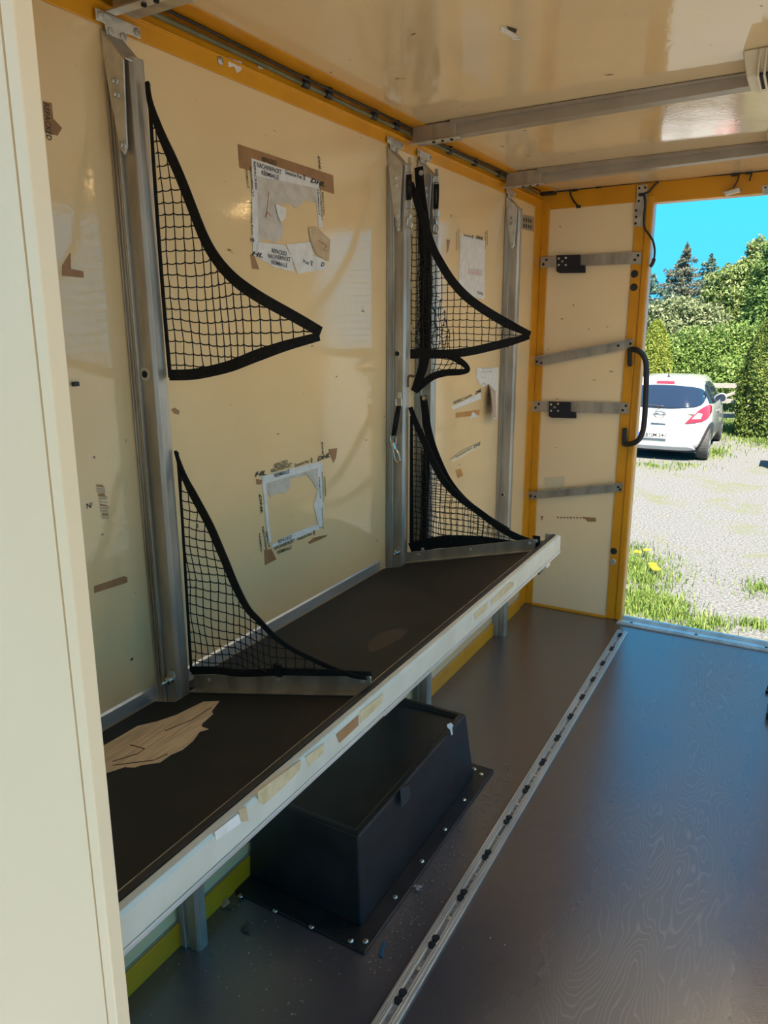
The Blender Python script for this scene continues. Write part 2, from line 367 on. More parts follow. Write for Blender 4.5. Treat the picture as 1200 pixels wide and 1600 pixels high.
# rear frame
S('wall_rear', MB().box(.0395, .432, 3.545, 3.58, 0, 1.975), MT['rear'], 'cream rear panel framed in yellow')
y1 = MB(); y1.box(-.04, .003, 3.44, 3.60, 0, 2.05); y1.box(.003, .040, 3.538, 3.60, 0, 2.05)
S('trim_4', y1, MT['yellow'], 'yellow corner post at the rear of the box', bevel=.003)
y2 = MB(); y2.box(.430, .474, 3.536, 3.60, 0, 2.0); 
S('trim_5', y2, MT['yellow'], 'yellow door jamb beside the rear doorway', bevel=.002)
S('trim_6', MB().box(.4745, .508, 3.528, 3.60, 0, 2.0), MT['yellow'], 'rounded yellow edge of the rear doorway', bevel=.008)
hd = MB(); hd.box(.040, .43, 3.537, 3.60, 1.975, 2.05); hd.box(.43, W, 3.534, 3.60, 1.966, 2.05)
S('trim_7', hd, MT['yellow'], 'yellow header beam above the rear doorway', bevel=.003)
yr_ = MB(); yr_.box(1.30, 1.38, 3.53, 3.60, 0, 1.966); yr_.box(1.81, W, 3.53, 3.60, 0, 1.966)
S('trim_8', yr_, MT['yellow'], 'yellow frame on the far side of the doorway', bevel=.003)
S('wall_rear_right', MB().box(1.38, 1.81, 3.545, 3.58, 0, 1.966), MT['rear'], 'cream rear panel on the far side of the doorway')
S('trim_9', MB().box(.04, .43, 3.528, 3.5365, 0, .010), MT['yellow'], 'thin yellow lip under the rear panel')

# truck underside so that the yard does not show through below
S('trim_10', MB().box(-.05, W+.05, -1.0, YR+.02, -.25, -.08), MT['carblack'], 'dark chassis under the load floor')

# ---- roof cross beams
def roof_beam(y, zb0, zb1, first):
    o = thing('roof_beam', (W/2,y,zb0), {0:'grey ceiling cross beam above the first upright post',1:'grey ceiling cross beam above the paired upright posts',2:'grey ceiling cross beam nearest the rear doorway'}[first], 'beam')
    sl = (zb1-zb0)
    def z(x): return zb0 + sl*x
    b = MB()
    x0, x1 = .16, W-.01
    for (ya,yb,dz) in ((y,y+.045,0.0),(y-.012,y+.057,.030)):
        b.add([(x0,ya,z(x0)+dz),(x1,ya,z(x1)+dz if dz==0 else z(x1)+dz*.6),(x1,yb,z(x1)+dz if dz==0 else z(x1)+dz*.6),(x0,yb,z(x0)+dz),
               (x0,ya,2.0495),(x1,ya,2.0495),(x1,yb,2.0495),(x0,yb,2.0495)], [(0,3,2,1),(4,5,6,7),(0,1,5,4),(1,2,6,5),(2,3,7,6),(3,0,4,7)])
    b.build('profile', MT['beam'], o, bevel=.002)
    s = MB(); s.box(.03,.175,y-.004,y+.05, z(.1)-.004, 2.047); s.build('end_sleeve', MT['galv'], o, bevel=.002)
    t = MB(); t.box(.02,.185,y-.010,y+.012,z(.1)-.007,z(.1)-.004); t.build('end_lip', MT['zinc'], o)
    for k in range(3):
        MB().cyl((.10+.03*k,y+.003,z(.1)-.0105),(.10+.03*k,y+.003,z(.1)-.006),.005,10).build('screw', MT['dark'], o)
    return o
roof_beam(1.03, 2.004, 2.018, 0); roof_beam(2.17, 2.004, 2.020, 1); roof_beam(2.985, 1.996, 2.014, 2)

# ---- cable hose in the ceiling corner with clamps
h = thing('cable_hose', (.02,2,2.03), 'grey-green cable hose clipped in the yellow ceiling corner', 'hose')
hp = [(.018+.002*math.sin(3*y), y, 2.031+.0015*math.sin(5*y+1)) for y in np.linspace(YF+.03,3.42,40)]
MB().tube(hp, .0058, 8).build('hose', MT['hose'], h, smooth=True)
hp2 = [(.030+.003*math.sin(4*y+2), y, 2.040+.002*math.sin(7*y)) for y in np.linspace(YF+.03,3.42,60)]
MB().tube(hp2, .0035, 6).build('cable', MT['rubber'], h, smooth=True)
for y in (1.10,1.62,1.72,1.95,2.08,2.46,2.68,2.92,3.05):
    c = MB(); c.revolve((.020,y-.012,2.031),(0,1,0),[(.007,0),(.0095,.002),(.0095,.022),(.007,.024)],12); c.box(.018,.030,y-.006,y+.006,2.036,2.0475)
    c.build('clamp', MT['rubber'], h)

# ---- upright posts ----------------------------------------------------------------
def bolt(mb_w, mb_b, p, axis, rw, rb):
    p = Vector(p); a = Vector(axis).normalized()
    mb_w.revolve(p, a, [(rw,0),(rw,.0015),(rw*.9,.0025)], 16); mb_b.revolve(p+a*.002, a, [(rb,0),(rb,.004),(rb*.7,.006)], 10)
def upright(y_out, lean, label, bolts, hinge=True, top=1.925, plate=True, ring=None):
    """local frame: outer edge of the post at y=0, wall at x=0, floor z=0"""
    o = thing('upright_post', (0,0,0), label, 'post')
    D = .064
    sec = [(0,-.030),(D-.007,-.030),(D,-.023),(D,0),(D-.005,0),(D-.005,-.021),(D-.010,-.026),(0,-.026)]
    p = MB(); p.prism([(x,y,0) for x,y in sec], (0,0,top)); p.box(.0,D-.006,-.004,-.0005,.02,top-.01)
    p.build('column', MT['galv'], o, bevel=.0012)
    s = MB(); s.box(.003,.026,-.033,-.030,0,top-.02)
    for xa,xb,d in ((.003,.006,.006),(.010,.013,.004),(.017,.020,.004),(.023,.026,.006)): s.box(xa,xb,-.030-d-.002,-.031,0,top-.02)
    s.build('ribbed_side_rail', MT['galv2'], o, bevel=.0006)
    zt = top
    b = MB()
    b.prism([(.006,-.041,zt+.045),(.030,-.041,zt+.022),(.056,-.041,zt-.006),(.052,-.041,zt-.075),(.048,-.041,zt-.150),(.040,-.041,zt-.162),(.030,-.041,zt-.150),(.014,-.041,zt-.06),(.006,-.041,zt+.01)], (0,.004,0))
    b.prism([(.006,-.041,zt+.045),(.030,-.041,zt+.022),(.062,-.041,zt-.010),(.062,-.041,zt-.007),(.030,-.041,zt+.025),(.006,-.041,zt+.048)], (0,.042,0))
    br = b.build('top_bracket', MT['zinc'], o, bevel=.001)
    wsh, bl = MB(), MB()
    for x,z in ((.032,zt-.040),(.033,zt-.062),(.039,zt-.146)):
        w1,b1 = MB(),MB(); bolt(w1,b1,(x,-.041,z),(0,-1,0),.0085,.0052)
        q = w1.build('washer', MT['zinc'], br); b1.build('bolt_head', MT['galv2'], br)
    if plate:
        t = MB(); t.prism([(.010,-.055,2.000),(.010,.045,2.000),(.010,.045,1.981),(.010,.012,1.981),(.010,.010,1.964),(.010,-.034,1.964),(.010,-.036,1.981),(.010,-.055,1.981)], (.004,0,0))
        pl = t.build('fixing_plate', MT['zinc'], o, bevel=.001)
        for yy,zz in ((-.046,1.990),(.036,1.990),(-.026,1.972),(.002,1.972)):
            q = MB(); q.revolve((.014,yy,zz),(1,0,0),[(.0065,0),(.0065,.002),(.004,.003)],12); q.build('screw', MT['galv2'], pl)
    for x,z,rw in bolts:
        q = MB(); q.revolve((x,-.030,z),(0,-1,0),[(rw,0),(rw,.002),(rw*.62,.0025)],20); wo_ = q.build('grommet', MT['galv2'], o)
        q = MB(); q.revolve((x,-.0325,z),(0,-1,0),[(rw*.55,0),(rw*.55,.001),(rw*.3,.0015)],14); q.build('hole', MT['dark'], wo_)
    if hinge:
        q = MB(); q.prism([(.030,-.034,.66),(.060,-.034,.66),(.058,-.034,.725),(.052,-.034,.737),(.040,-.034,.737),(.032,-.034,.725)], (0,.004,0)); tb = q.build('hinge_tab', MT['galv'], o, bevel=.001)
        q = MB(); q.revolve((.044,-.034,.716),(0,-1,0),[(.011,0),(.011,.003),(.0085,.003),(.0085,.011),(.005,.013),(.005,.022),(.003,.026)],12); q.build('hinge_bolt', MT['chrome'], tb, smooth=False)
    o.location = (0,y_out,0); o.rotation_euler = (-lean,0,0)
    return o
def loc_on(px, py, y): 
    p = at(px,py,y=y); return p.x, p.z
xa,za = loc_on(227,585,1.018); xb,zb = loc_on(620,553,2.046)
xd1,zd1 = loc_on(793,540,3.062); xd2,zd2 = loc_on(785,773,3.062)
upright(1.030,.0140,'galvanised upright post beside the partition panel', [(xa,za,.013)])
upright(2.050,.0230,'galvanised upright post with a cord and snap hook hanging on its face', [(xb,zb,.014)])
upright(2.262,.0150,'galvanised upright post behind the slack black net', [], hinge=True)
upright(3.093,.001,'galvanised upright post nearest the yellow rear corner', [(xd1,zd1,.013),(xd2,zd2,.012)], hinge=False)
rs = [bpy.data.objects['upright_post']]
for pp in ([(256,641),(262,638),(270,643),(269,649),(262,648)],):
    MB().prism([at(*p_,x=.0655)-Vector((0,1.03,0)) for p_ in pp],(.0006,0,0)).build('tape_residue', MT['tape'], rs[0])
# strip beside the far post
S('trim_11', MB().box(.0005,.010,3.135,3.150,.07,1.95), MT['alu'], 'aluminium strip beside the last upright post')

# ---- shelf ---------------------------------------------------------------------
def dz(x): return .660+.246*x
Y0, Y1 = .43, 2.185
sh = thing('folding_shelf', (.28,1.3,.66), 'long black tilted shelf with pale metal front rail along the wall', 'shelf')
dkp = [(.006,Y0),(.532,Y0),(.532,Y1),(.006,Y1),(.006,2.100),(.070,2.100),(.070,2.005),(.006,2.005),(.006,1.062),(.070,1.062),(.070,.990),(.006,.990)]
dk = MB().prism([(x,y,dz(x)) for x,y in dkp], (.004,0,-.018)).build('deck', MT['deck'], sh, bevel=.001)
XF = .552
MB().extr([(XF-.004,.757),(XF,.757),(XF,.800),(XF-.003,.806),(XF-.012,.808),(XF-.016,.805),(XF-.016,.776),(XF-.012,.772),(XF-.004,.768)], Y0, Y1).build('front_rail', MT['railpaint'], sh, bevel=.0012)
MB().extr([(XF-.006,.747),(XF+.002,.749),(XF+.002,.757),(XF-.010,.757)], Y0, Y1).build('rail_lip', MT['alu'], sh, bevel=.001)
MB().extr([(XF-.048,dz(XF-.048)+.0002),(XF-.016,dz(XF-.016)+.0005),(XF-.016,.808),(XF-.026,.8085),(XF-.030,dz(XF-.030)+.006),(XF-.046,dz(XF-.046)+.004)], Y0, Y1).build('edge_strip', MT['rubber'], sh, bevel=.0015)
MB().extr([(XF-.0485,dz(XF-.0485)+.0002),(XF-.0465,dz(XF-.0465)+.0002),(XF-.0465,dz(XF-.0465)+.0040),(XF-.0485,dz(XF-.0485)+.0040)], Y0, Y1).build('strip_bead', MT['galv2'], sh)
MB().box(XF-.05, XF, Y1, Y1+.003, .757, .806).build('rail_end_cap', MT['railpaint'], sh)
# angle braces under the shelf
def brace(y):
    q = MB(); q.extr([(.02,.655),(.52,.775),(.52,.755),(.02,.60)], y, y+.004); q.extr([(.02,.600),(.52,.755),(.52,.752),(.02,.597)], y-.012, y+.012)
    return q.build('support_bracket', MT['galv'], sh)
for y in (1.005, 2.02, 2.15): brace(y)
q = MB(); p = at(265,1412,x=.25); q.revolve(p+Vector((0,.02,0)),(.2,-1,.1),[(.006,0),(.011,.004),(.012,.018),(.008,.024)],10); kn = q.build('locking_knob', MT['rubber'], sh)
q = MB(); q.tube([p+Vector((0,.02,0)), p+Vector((-.02,.03,.03)), p+Vector((-.02,.03,.10))], .004, 8); q.build('knob_rod', MT['chrome'], kn)
for py_, pz_ in ((2.02,.74),(2.09,.738)):
    q = MB(); q.obox((XF-.022,py_,pz_),(.016,0,0),(0,.018,0),(0,0,.010)); q.build('latch', MT['zinc'] if py_>2.05 else MT['rubber'], sh, bevel=.002)
q = MB(); q.obox((XF-.02,1.12,.742),(.012,0,0),(0,.05,0),(0,0,.008)); q.build('latch', MT['galv2'], sh, bevel=.002)
# bare wood where the board has split
def deck_pt(px, py, lift=.0006):
    d = Fv*FPX + Rv*(px-600) - Uv*(py-800); t = (.660+lift+.246*CAM.x-CAM.z)/(d.z-.246*d.x); return CAM+d*t
wp = [(150,1172),(172,1160),(215,1135),(245,1128),(275,1118),(318,1097),(343,1096),(331,1112),(333,1116),(316,1131),(315,1136),(326,1140),(312,1144),(302,1158),(285,1172),(267,1180),(250,1192),(222,1196),(210,1200),(195,1199),(180,1204),(150,1214)]
MB().prism([deck_pt(*q) for q in wp], (0,0,.0012)).build('bare_wood_patch', MT['wood'], sh)['label'] = 'pale bare wood where the black board has split'
for pts in ([(176,1190),(215,1178),(226,1170),(204,1164)], [(258,1142),(300,1125),(330,1106)], [(176,1196),(240,1188),(262,1178)]):
    MB().tube([deck_pt(*q,.0019) for q in pts], .0012, 5).build('wood_crack', MT['bark'], sh)
wq = [(572,1010),(590,990),(620,982),(637,985),(630,996),(600,1012),(580,1020)]
MB().prism([deck_pt(*q,.0002) for q in wq], (0,0,.0002)).build('dust_patch', mat('shelf_dust', (.05,.038,.03), .8), sh)
# tape residue on the rail face
for pts, m in (([(402,1237),(470,1187),(468,1203),(440,1232),(412,1257),(404,1254)],'taperail'), ([(478,1182),(506,1161),(505,1176),(482,1197)],'taperail'),
               ([(525,1148),(560,1117),(560,1133),(530,1161)],'tape'), ([(562,1112),(598,1084),(597,1098),(563,1130)],'taperail'),
               ([(335,1300),(372,1271),(376,1286),(337,1313)],'paper'), ([(372,1266),(384,1260),(388,1282),(378,1284)],'papertan'),
               ([(741,958),(762,941),(761,952),(742,969)],'taperail'), ([(767,938),(797,909),(803,909),(802,916),(768,946)],'taperail')):
    MB().prism([at(*q,x=XF+.0004) for q in pts], (.0006,0,0)).build('tape_residue', MT[m], sh)

# ---- divider angles on the shelf
def divider(y, x0, x1, label):
    o = thing('divider_angle', (.3,y,dz(.3)), label, 'metal angle')
    q = MB(); q.prism([(x0,y,dz(x0)+.0006),(x1,y,dz(x1)+.0006),(x1,y,dz(x1)+.030),(x1-.006,y,dz(x1)+.036),(x0,y,dz(x0)+.036)], (0,.003,0))
    q.prism([(x0,y-.018,dz(x0)+.0006),(x1-.01,y-.018,dz(x1-.01)+.0006),(x1-.01,y-.018,dz(x1-.01)+.0036),(x0,y-.018,dz(x0)+.0036)], (0,.018,0))
    q.build('angle', MT['galv'], o, bevel=.0006)
    for t in (.10,.52,.96):
        x = x0+(x1-x0)*t; s = MB(); s.revolve((x,y,dz(x)+.024),(0,-1,0),[(.005,0),(.005,.0012),(.003,.002)],12); s.build('screw', MT['zinc'], o)
    return o
divider(1.052, .066, .525, 'grey metal angle on the shelf holding the foot of the large open net')
divider(2.060, .066, .510, 'grey metal angle at the far end of the shelf')

# ---- nets ------------------------------------------------------------------------
def inside(p, poly):
    x,z = p; c = False; n = len(poly)
    for i in range(n):
        x1,z1 = poly[i]; x2,z2 = poly[i-1]
        if (z1>z)!=(z2>z) and x < (x2-x1)*(z-z1)/(z2-z1)+x1: c = not c
    return c
def hem(mb, pts, wd, Y, thick=.003, disp=None):
    P = smooth_line([Vector((p[0],0,p[1])) for p in pts], 6); n = len(P); L,R = [],[]
    for i,p in enumerate(P):
        d = (P[min(i+1,n-1)]-P[max(i-1,0)]).normalized(); nn = Vector((-d.z,0,d.x))
        t = i/(n-1)*(len(wd)-1); k = min(int(t),len(wd)-2); ww = wd[k]+(wd[k+1]-wd[k])*(t-k)
        y = Y + (disp(p.x,p.z) if disp else 0)
        L.append(Vector((p.x,y,p.z))+nn*ww/2); R.append(Vector((p.x,y,p.z))-nn*ww/2)
    vs = []; off = Vector((0,thick/2,0))
    for a,b in zip(L,R): vs += [a-off,b-off,b+off,a+off]
    fs = [(4*i+k,4*i+(k+1)%4,4*i+4+(k+1)%4,4*i+4+k) for i in range(n-1) for k in range(4)]+[(3,2,1,0),(4*n-4,4*n-3,4*n-2,4*n-1)]
    mb.add(vs, fs)
def netting(poly, cx_, cz_, Y, disp, jit=.12, skew=0.0, r=.0014, warp=0.006, seed=0):
    mb = MB(); xs = [p[0] for p in poly]; zs = [p[1] for p in poly]
    x0,x1,z0,z1 = min(xs)-.02,max(xs)+.02,min(zs)-.02,max(zs)+.02
    nx,nz = int((x1-x0)/cx_)+2,int((z1-z0)/cz_)+2; rd = random.Random(seed)
    P = {}
    for i in range(nx):
        for j in range(nz):
            x = x0+i*cx_+skew*j*cz_*.3; z = z0+j*cz_
            v = noise.noise_vector(Vector((x*9,z*9,seed)))
            x += warp*v.x+rd.uniform(-jit,jit)*cx_*.5; z += warp*v.y+rd.uniform(-jit,jit)*cz_*.5
            P[i,j] = Vector((x, Y+disp(x,z), z))
    def seg(a,b,bulge):
        pts = []
        for k in range(4):
            t = k/3; q = a.lerp(b,t); q.z -= bulge*math.sin(math.pi*t); pts.append(q)
        run = []
        for q in pts:
            if inside((q.x,q.z), poly): run.append(q)
            else:
                if len(run)>1: mb.tube(run, r, 3)
                run = []
        if len(run)>1: mb.tube(run, r, 3)
    for (i,j),p in P.items():
        if (i+1,j) in P: seg(p,P[i+1,j],cz_*.10)
        if (i,j+1) in P: seg(p,P[i,j+1],0)
        if inside((p.x,p.z),poly): mb.add([p+Vector(q)*r*1.9 for q in ((1,0,0),(0,0,1),(-1,0,0),(0,0,-1),(0,-1,0),(0,1,0))],[(0,1,4),(1,2,4),(2,3,4),(3,0,4),(1,0,5),(2,1,5),(3,2,5),(0,3,5)])
    return mb
def xz(pts, Y): return [(at(*p,y=Y).x, at(*p,y=Y).z) for p in pts]
def stuff(o): o['kind'] = 'stuff'; return o
def bulge(amp, k, ph, x0=.1): return lambda x,z: amp*math.sin(k*x+ph+3*z)*min(1,max(0,(x-x0)*12))

Y = 1.050
top_curve = [(231,128),(237,165),(255,215),(278,272),(304,342),(320,378),(342,408),(372,436),(410,463),(455,492),(496,519)]
bot_curve = [(494,526),(455,538),(415,553),(370,569),(330,579),(300,585),(266,586)]
o = thing('cargo_net', (.25,Y,1.37), 'upper black cargo net stretched from the first upright post', 'net')
poly = xz([(233,150)]+top_curve[1:]+bot_curve+[(264,588),(245,300)], Y)
stuff(netting(poly, .0205, .0212, Y, bulge(.012,22,0), seed=1).build('netting', MT['cord'], o))
q = MB(); hem(q, xz(top_curve,Y), [.008,.020,.021,.021,.018], Y-.002, disp=bulge(.012,22,0)); q.build('hem_strap', MT['webbing'], o)
q = MB(); hem(q, xz(bot_curve,Y), [.014,.021,.021,.021], Y-.002, disp=bulge(.012,22,0)); q.build('hem_strap', MT['webbing'], o)
q = MB(); hem(q, xz([(232,130),(243,300),(254,450),(266,590)],Y), [.006,.008], Y, disp=None); q.build('edge_strap', MT['webbing'], o)
lo_curve = [(275,704),(288,742),(306,780),(326,822),(345,868),(366,912),(390,948),(412,968),(436,994),(466,1020),(505,1042),(545,1052),(578,1055)]
lo_bot = [(582,1052),(540,1051),(500,1050),(440,1049),(380,1051),(340,1047),(300,1047)]
o = thing('cargo_net', (.25,Y,.76), 'lower black cargo net reaching from the first post down to the shelf angle', 'net')
poly = xz([(277,720)]+lo_curve[1:]+lo_bot+[(298,1050),(284,800)], Y)
stuff(netting(poly, .0185, .0200, Y, bulge(.010,26,1), seed=2, warp=.012).build('netting', MT['cord'], o))
q = MB(); hem(q, xz(lo_curve,Y), [.006,.020,.021,.020,.014,.010,.010,.008], Y-.002, disp=bulge(.010,26,1)); q.build('hem_strap', MT['webbing'], o)
q = MB(); hem(q, xz(lo_bot,Y), [.008,.014,.016,.018], Y-.002); q.build('hem_strap', MT['webbing'], o)
q = MB(); hem(q, xz([(277,706),(284,800),(290,900),(299,1050)],Y), [.005,.006], Y); q.build('edge_strap', MT['webbing'], o)
q = MB(); q.obox(at(434,1047,y=Y-.008),(.009,0,0),(0,.003,0),(0,0,.013)); q.build('strap_tab', MT['webbing'], o)

YB, YC = 2.082, 2.222
# net on the second post (upper)
c1 = [(643,286),(652,315),(664,350),(678,388),(692,413),(712,443),(738,470),(775,496),(805,512),(829,522)]
c2 = [(827,526),(800,533),(770,541),(735,549),(700,553),(670,553),(642,553)]
o = thing('cargo_net', (.25,YB,1.38), 'upper black cargo net drawn out from the second post toward the yellow corner', 'net')
poly = xz([(645,300)]+c1[1:]+c2+[(642,420)], YB)
stuff(netting(poly, .0215, .0205, YB, bulge(.01,20,2), seed=3, r=.0014).build('netting', MT['cord'], o))
q = MB(); hem(q, xz(c1,YB), [.016,.024,.024,.026,.026,.026,.014], YB-.003, disp=bulge(.01,20,2)); q.build('hem_strap', MT['webbing'], o)
q = MB(); hem(q, xz(c2,YB), [.014,.024,.025,.026,.028,.030], YB-.003, disp=bulge(.01,20,2)); q.build('hem_strap', MT['webbing'], o)
# slack net on the third post (upper)
o = thing('cargo_net', (.15,YC,1.22), 'slack bunched black net hanging from the strap on the third post', 'net')
q = MB(); hem(q, xz([(657,262),(659,290),(662,325),(666,360),(668,420),(668,480),(667,540),(664,570),(657,592),(649,611)],YC), [.030,.030,.036,.040,.040,.040,.040,.034,.030,.022], YC-.012); st = q.build('hanging_strap', MT['webbing'], o)
pE = at(658,270,y=YC-.014); q = MB(); q.revolve(pE,(0,-1,0),[(.008,0),(.008,.001),(.005,.002),(.002,.002)],16); q.build('eyelet', MT['zinc'], st)
poly = xz([(655,330),(676,330),(680,400),(682,440),(694,475),(702,520),(704,553),(650,553),(652,420)], YC)
stuff(netting(poly, .0085, .019, YC, lambda x,z: -.015+.018*math.sin(60*x+4*z), jit=.9, seed=4, r=.0015, warp=.012).build('netting', MT['cord'], o))
q = MB(); hem(q, xz([(700,556),(715,561),(728,570),(732,578),(722,581),(700,582),(680,587),(664,598),(650,610)],YC), [.016,.022,.018,.016,.022,.024,.024,.026], YC-.008); q.build('hem_strap', MT['webbing'], o)
poly = xz([(678,553),(715,561),(731,577),(700,580),(676,588),(668,597)], YC)
stuff(netting(poly, .020, .020, YC, lambda x,z: 0, jit=.4, skew=1.2, seed=5, r=.0015).build('netting', MT['cord'], o))
# lower nets
d1 = [(642,636),(651,662),(664,690),(680,722),(697,752),(720,779),(748,802),(780,823),(812,838),(842,850)]
d2 = [(842,852),(800,852),(760,848),(725,846),(695,846),(668,850),(642,857)]
o = thing('cargo_net', (.25,YB,.70), 'lower black cargo net sloping from the second post to the far shelf corner', 'net')
poly = xz([(643,650)]+d1[1:]+d2+[(642,760)], YB)
stuff(netting(poly, .0195, .0185, YB, bulge(.012,24,4), seed=6, r=.0014, warp=.010).build('netting', MT['cord'], o))
q = MB(); hem(q, xz(d1,YB), [.014,.022,.024,.024,.022,.022,.022,.020], YB-.003, disp=bulge(.012,24,4)); q.build('hem_strap', MT['webbing'], o)
q = MB(); hem(q, xz(d2,YB), [.014,.034,.042,.044,.042,.040,.040], YB-.004); q.build('hem_strap', MT['webbing'], o)
q = MB(); hem(q, xz([(643,650),(643,740),(643,850)],YB), [.010,.014], YB); q.build('edge_strap', MT['webbing'], o)
for px_,py_ in ((661,858),(750,853),(838,845)):
    p = at(px_,py_,y=YB-.010); t = MB(); t.obox(p,(.012,0,0),(0,.002,0),(0,0,.016)); tb = t.build('strap_tab', MT['webbing'], o, bevel=.001)
    t = MB(); t.revolve(p+Vector((0,-.002,0)),(0,-1,0),[(.006,0),(.006,.001),(.003,.002)],12); t.build('rivet', MT['zinc'], tb)
f1 = [(662,618),(665,640),(668,665),(676,695),(688,725),(702,752),(722,777),(745,797),(770,814),(795,829)]
o = thing('cargo_net', (.2,YC,.66), 'lower black cargo net riveted to the third post behind the second post net', 'net')
poly = xz([(668,680)]+f1[3:]+[(770,838),(700,842),(662,846),(664,760)], YC)
stuff(netting(poly, .0205, .0195, YC, bulge(.012,24,1), seed=7, r=.0014, warp=.012).build('netting', MT['cord'], o))
q = MB(); hem(q, xz(f1,YC), [.024,.030,.028,.026,.024,.022,.020], YC-.004, disp=None); hs = q.build('hem_strap', MT['webbing'], o)
p = at(663,622,y=YC-.007); q = MB(); q.revolve(p,(0,-1,0),[(.008,0),(.008,.0015),(.004,.0025)],14); q.build('rivet', MT['chrome'], hs)
q = MB(); hem(q, xz([(668,680),(667,740),(664,800),(661,848)],YC), [.020,.026,.026,.024], YC-.006); q.build('edge_strap', MT['webbing'], o)
poly = xz([(660,700),(672,705),(672,846),(657,848)], YC)
stuff(netting(poly, .007, .019, YC-.01, lambda x,z: .01*math.sin(80*x), jit=.9, seed=8, r=.0014).build('bunched_netting', MT['cord'], o))

# ---- elastic cords with snap hooks
def snap_cord(pts, Y, label, r=.0055):
    P = [at(*p,y=Y) for p in pts]; o = thing('elastic_cord', P[-1], label, 'cord')
    a,b,c,d,e = P
    q = MB(); q.prism([a+Vector(v) for v in ((-.006,0,.008),(.006,0,.008),(.007,0,-.012),(-.007,0,-.012))],(0,.003,0)); q.build('eye_plate', MT['zinc'], o, bevel=.001)
    q = MB(); rg = [a+Vector((.010*sx,-.004,z)) for sx,z in ((-1,-.012),(1,-.012),(1,-.034),(-1,-.034))]; q.tube(rg,.0022,6,True); q.build('ring', MT['chrome'], o)
    q = MB(); q.tube(smooth_line([b+Vector((-.004,-.004,0)),(b+c)/2+Vector((-.005,-.004,0)),c+Vector((-.004,-.004,0))],4), r*.8, 8); q.tube(smooth_line([b+Vector((.004,-.003,0)),(b+c)/2+Vector((.005,-.003,0)),c+Vector((.004,-.003,0))],4), r*.8, 8); q.build('cord', MT['webbing'], o, smooth=True)
    q = MB(); rg = [c+Vector((.011*sx,-.005,z)) for sx,z in ((-1,-.002),(1,-.002),(.8,-.026),(-.8,-.026))]; q.tube(rg,.0024,6,True); q.build('swivel_ring', MT['chrome'], o)
    q = MB(); ax = (e-d); L = ax.length; u = ax.normalized(); s = u.cross(Vector((0,1,0)))
    lp = [d+u*(L*t)+s*(w_*.009)+Vector((0,-.005,0)) for t,w_ in ((0,0),(.12,-.7),(.35,-.6),(.6,-.9),(.85,-1),(1,-.2),(.95,.7),(.7,1),(.4,.5),(.1,.6))]
    q.tube(smooth_line(lp,3),.0026,6); h_ = q.build('snap_hook', MT['chrome'], o, smooth=True)
    q = MB(); q.cyl(d+u*L*.1+Vector((0,-.005,0)), d+u*L*.4+Vector((0,-.005,0)), .0055, 10); q.build('hook_barrel', MT['chrome'], h_)
    return o
snap_cord([(640,250),(640,273),(640,312),(641,333),(641,357)], 2.062, 'elastic cord with snap hook hanging at the top edge of the second post')
snap_cord([(682,268),(683,288),(682,326),(682,342),(682,365)], 2.265, 'elastic cord with snap hook hanging at the top edge of the third post')
snap_cord([(624,617),(624,634),(616,680),(614,688),(624,722)], 2.030, 'elastic cord with open snap hook hanging low on the face of the second post')
p = at(623,347,y=2.056); o = thing('eye_plate', p, 'small empty metal eye plate screwed to the second post', 'plate')
q = MB(); q.tube([p+Vector((.008*a,-.003,.013*b)) for a,b in ((-1,-1),(1,-1),(1,1),(-1,1))],.0016,6,True); q.build('ring', MT['galv2'], o)
q = MB(); q.prism([p+Vector(v) for v in ((-.006,-.001,-.026),(.006,-.001,-.026),(.007,-.001,.026),(-.007,-.001,.026))],(0,.002,0)); q.build('plate', MT['zinc'], o)
p = at(643,590,y=2.060); o = thing('bent_hook', p, 'small rusty bent hook on the edge of the second post', 'hook')
q = MB(); q.tube(smooth_line([p+Vector(v) for v in ((-.012,0,-.03),(-.010,-.004,-.005),(-.004,-.006,.006),(.012,-.004,.004))],4),.004,6); q.build('hook', MT['bark'], o)

# ---- wall labels -----------------------------------------------------------------
def wpts(px, off): return [at(*p,x=off) for p in px]
def sheet(name, parent, m, px, off, th=.0003, plane='x', sgn=1):
    if plane == 'x': return MB().prism([at(*p,x=off) for p in px], (th*sgn,0,0)).build(name, m, parent)
    if plane == 'y': return MB().prism([at(*p,y=off) for p in px], (0,-th,0)).build(name, m, parent)
    return MB().prism([at(*p,z=off) for p in px], (0,0,th*sgn)).build(name, m, parent)
def lettering(parent, items, off, m='ink', name='printed_word'):
    for body,p0,p1,h_,*bold in items:
        q = MB(); a,b = at(*p0,x=off),at(*p1,x=off); a.x=b.x=off
        put_text(q, body, a, b, (1,0,0), h_, *( (.35,.03) if bold else (0,.012)))
        q.build(name, MT[m], parent)
def horn(parent, px, off, size, rot=0):
    c = at(*px,x=off); q = MB()
    R_ = lambda y,z: Vector((off,c.y+(y*math.cos(rot)-z*math.sin(rot))*size,c.z+(y*math.sin(rot)+z*math.cos(rot))*size))
    q.tube([R_(.38*math.cos(t),.22+.38*math.sin(t)) for t in np.linspace(0,2*math.pi,13)[:-1]], .09*size, 4, True)
    q.tube([R_(-.2,-.05),R_(.35,-.75)], .08*size, 4); q.tube([R_(.2,-.05),R_(-.35,-.75)], .08*size, 4); q.tube([R_(-.3,.62),R_(.3,.62)],.07*size,4)
    return q.build('horn_emblem', MT['ink'], parent)
o = thing('parcel_label', at(450,330,x=0), 'square of parcel tape with torn white paper below the yellow ceiling profile', 'label')
sheet('brown_tape', o, MT['tape'], [(371.5,225),(520.5,274),(522,303.5),(500,296),(374,262)], .0005)
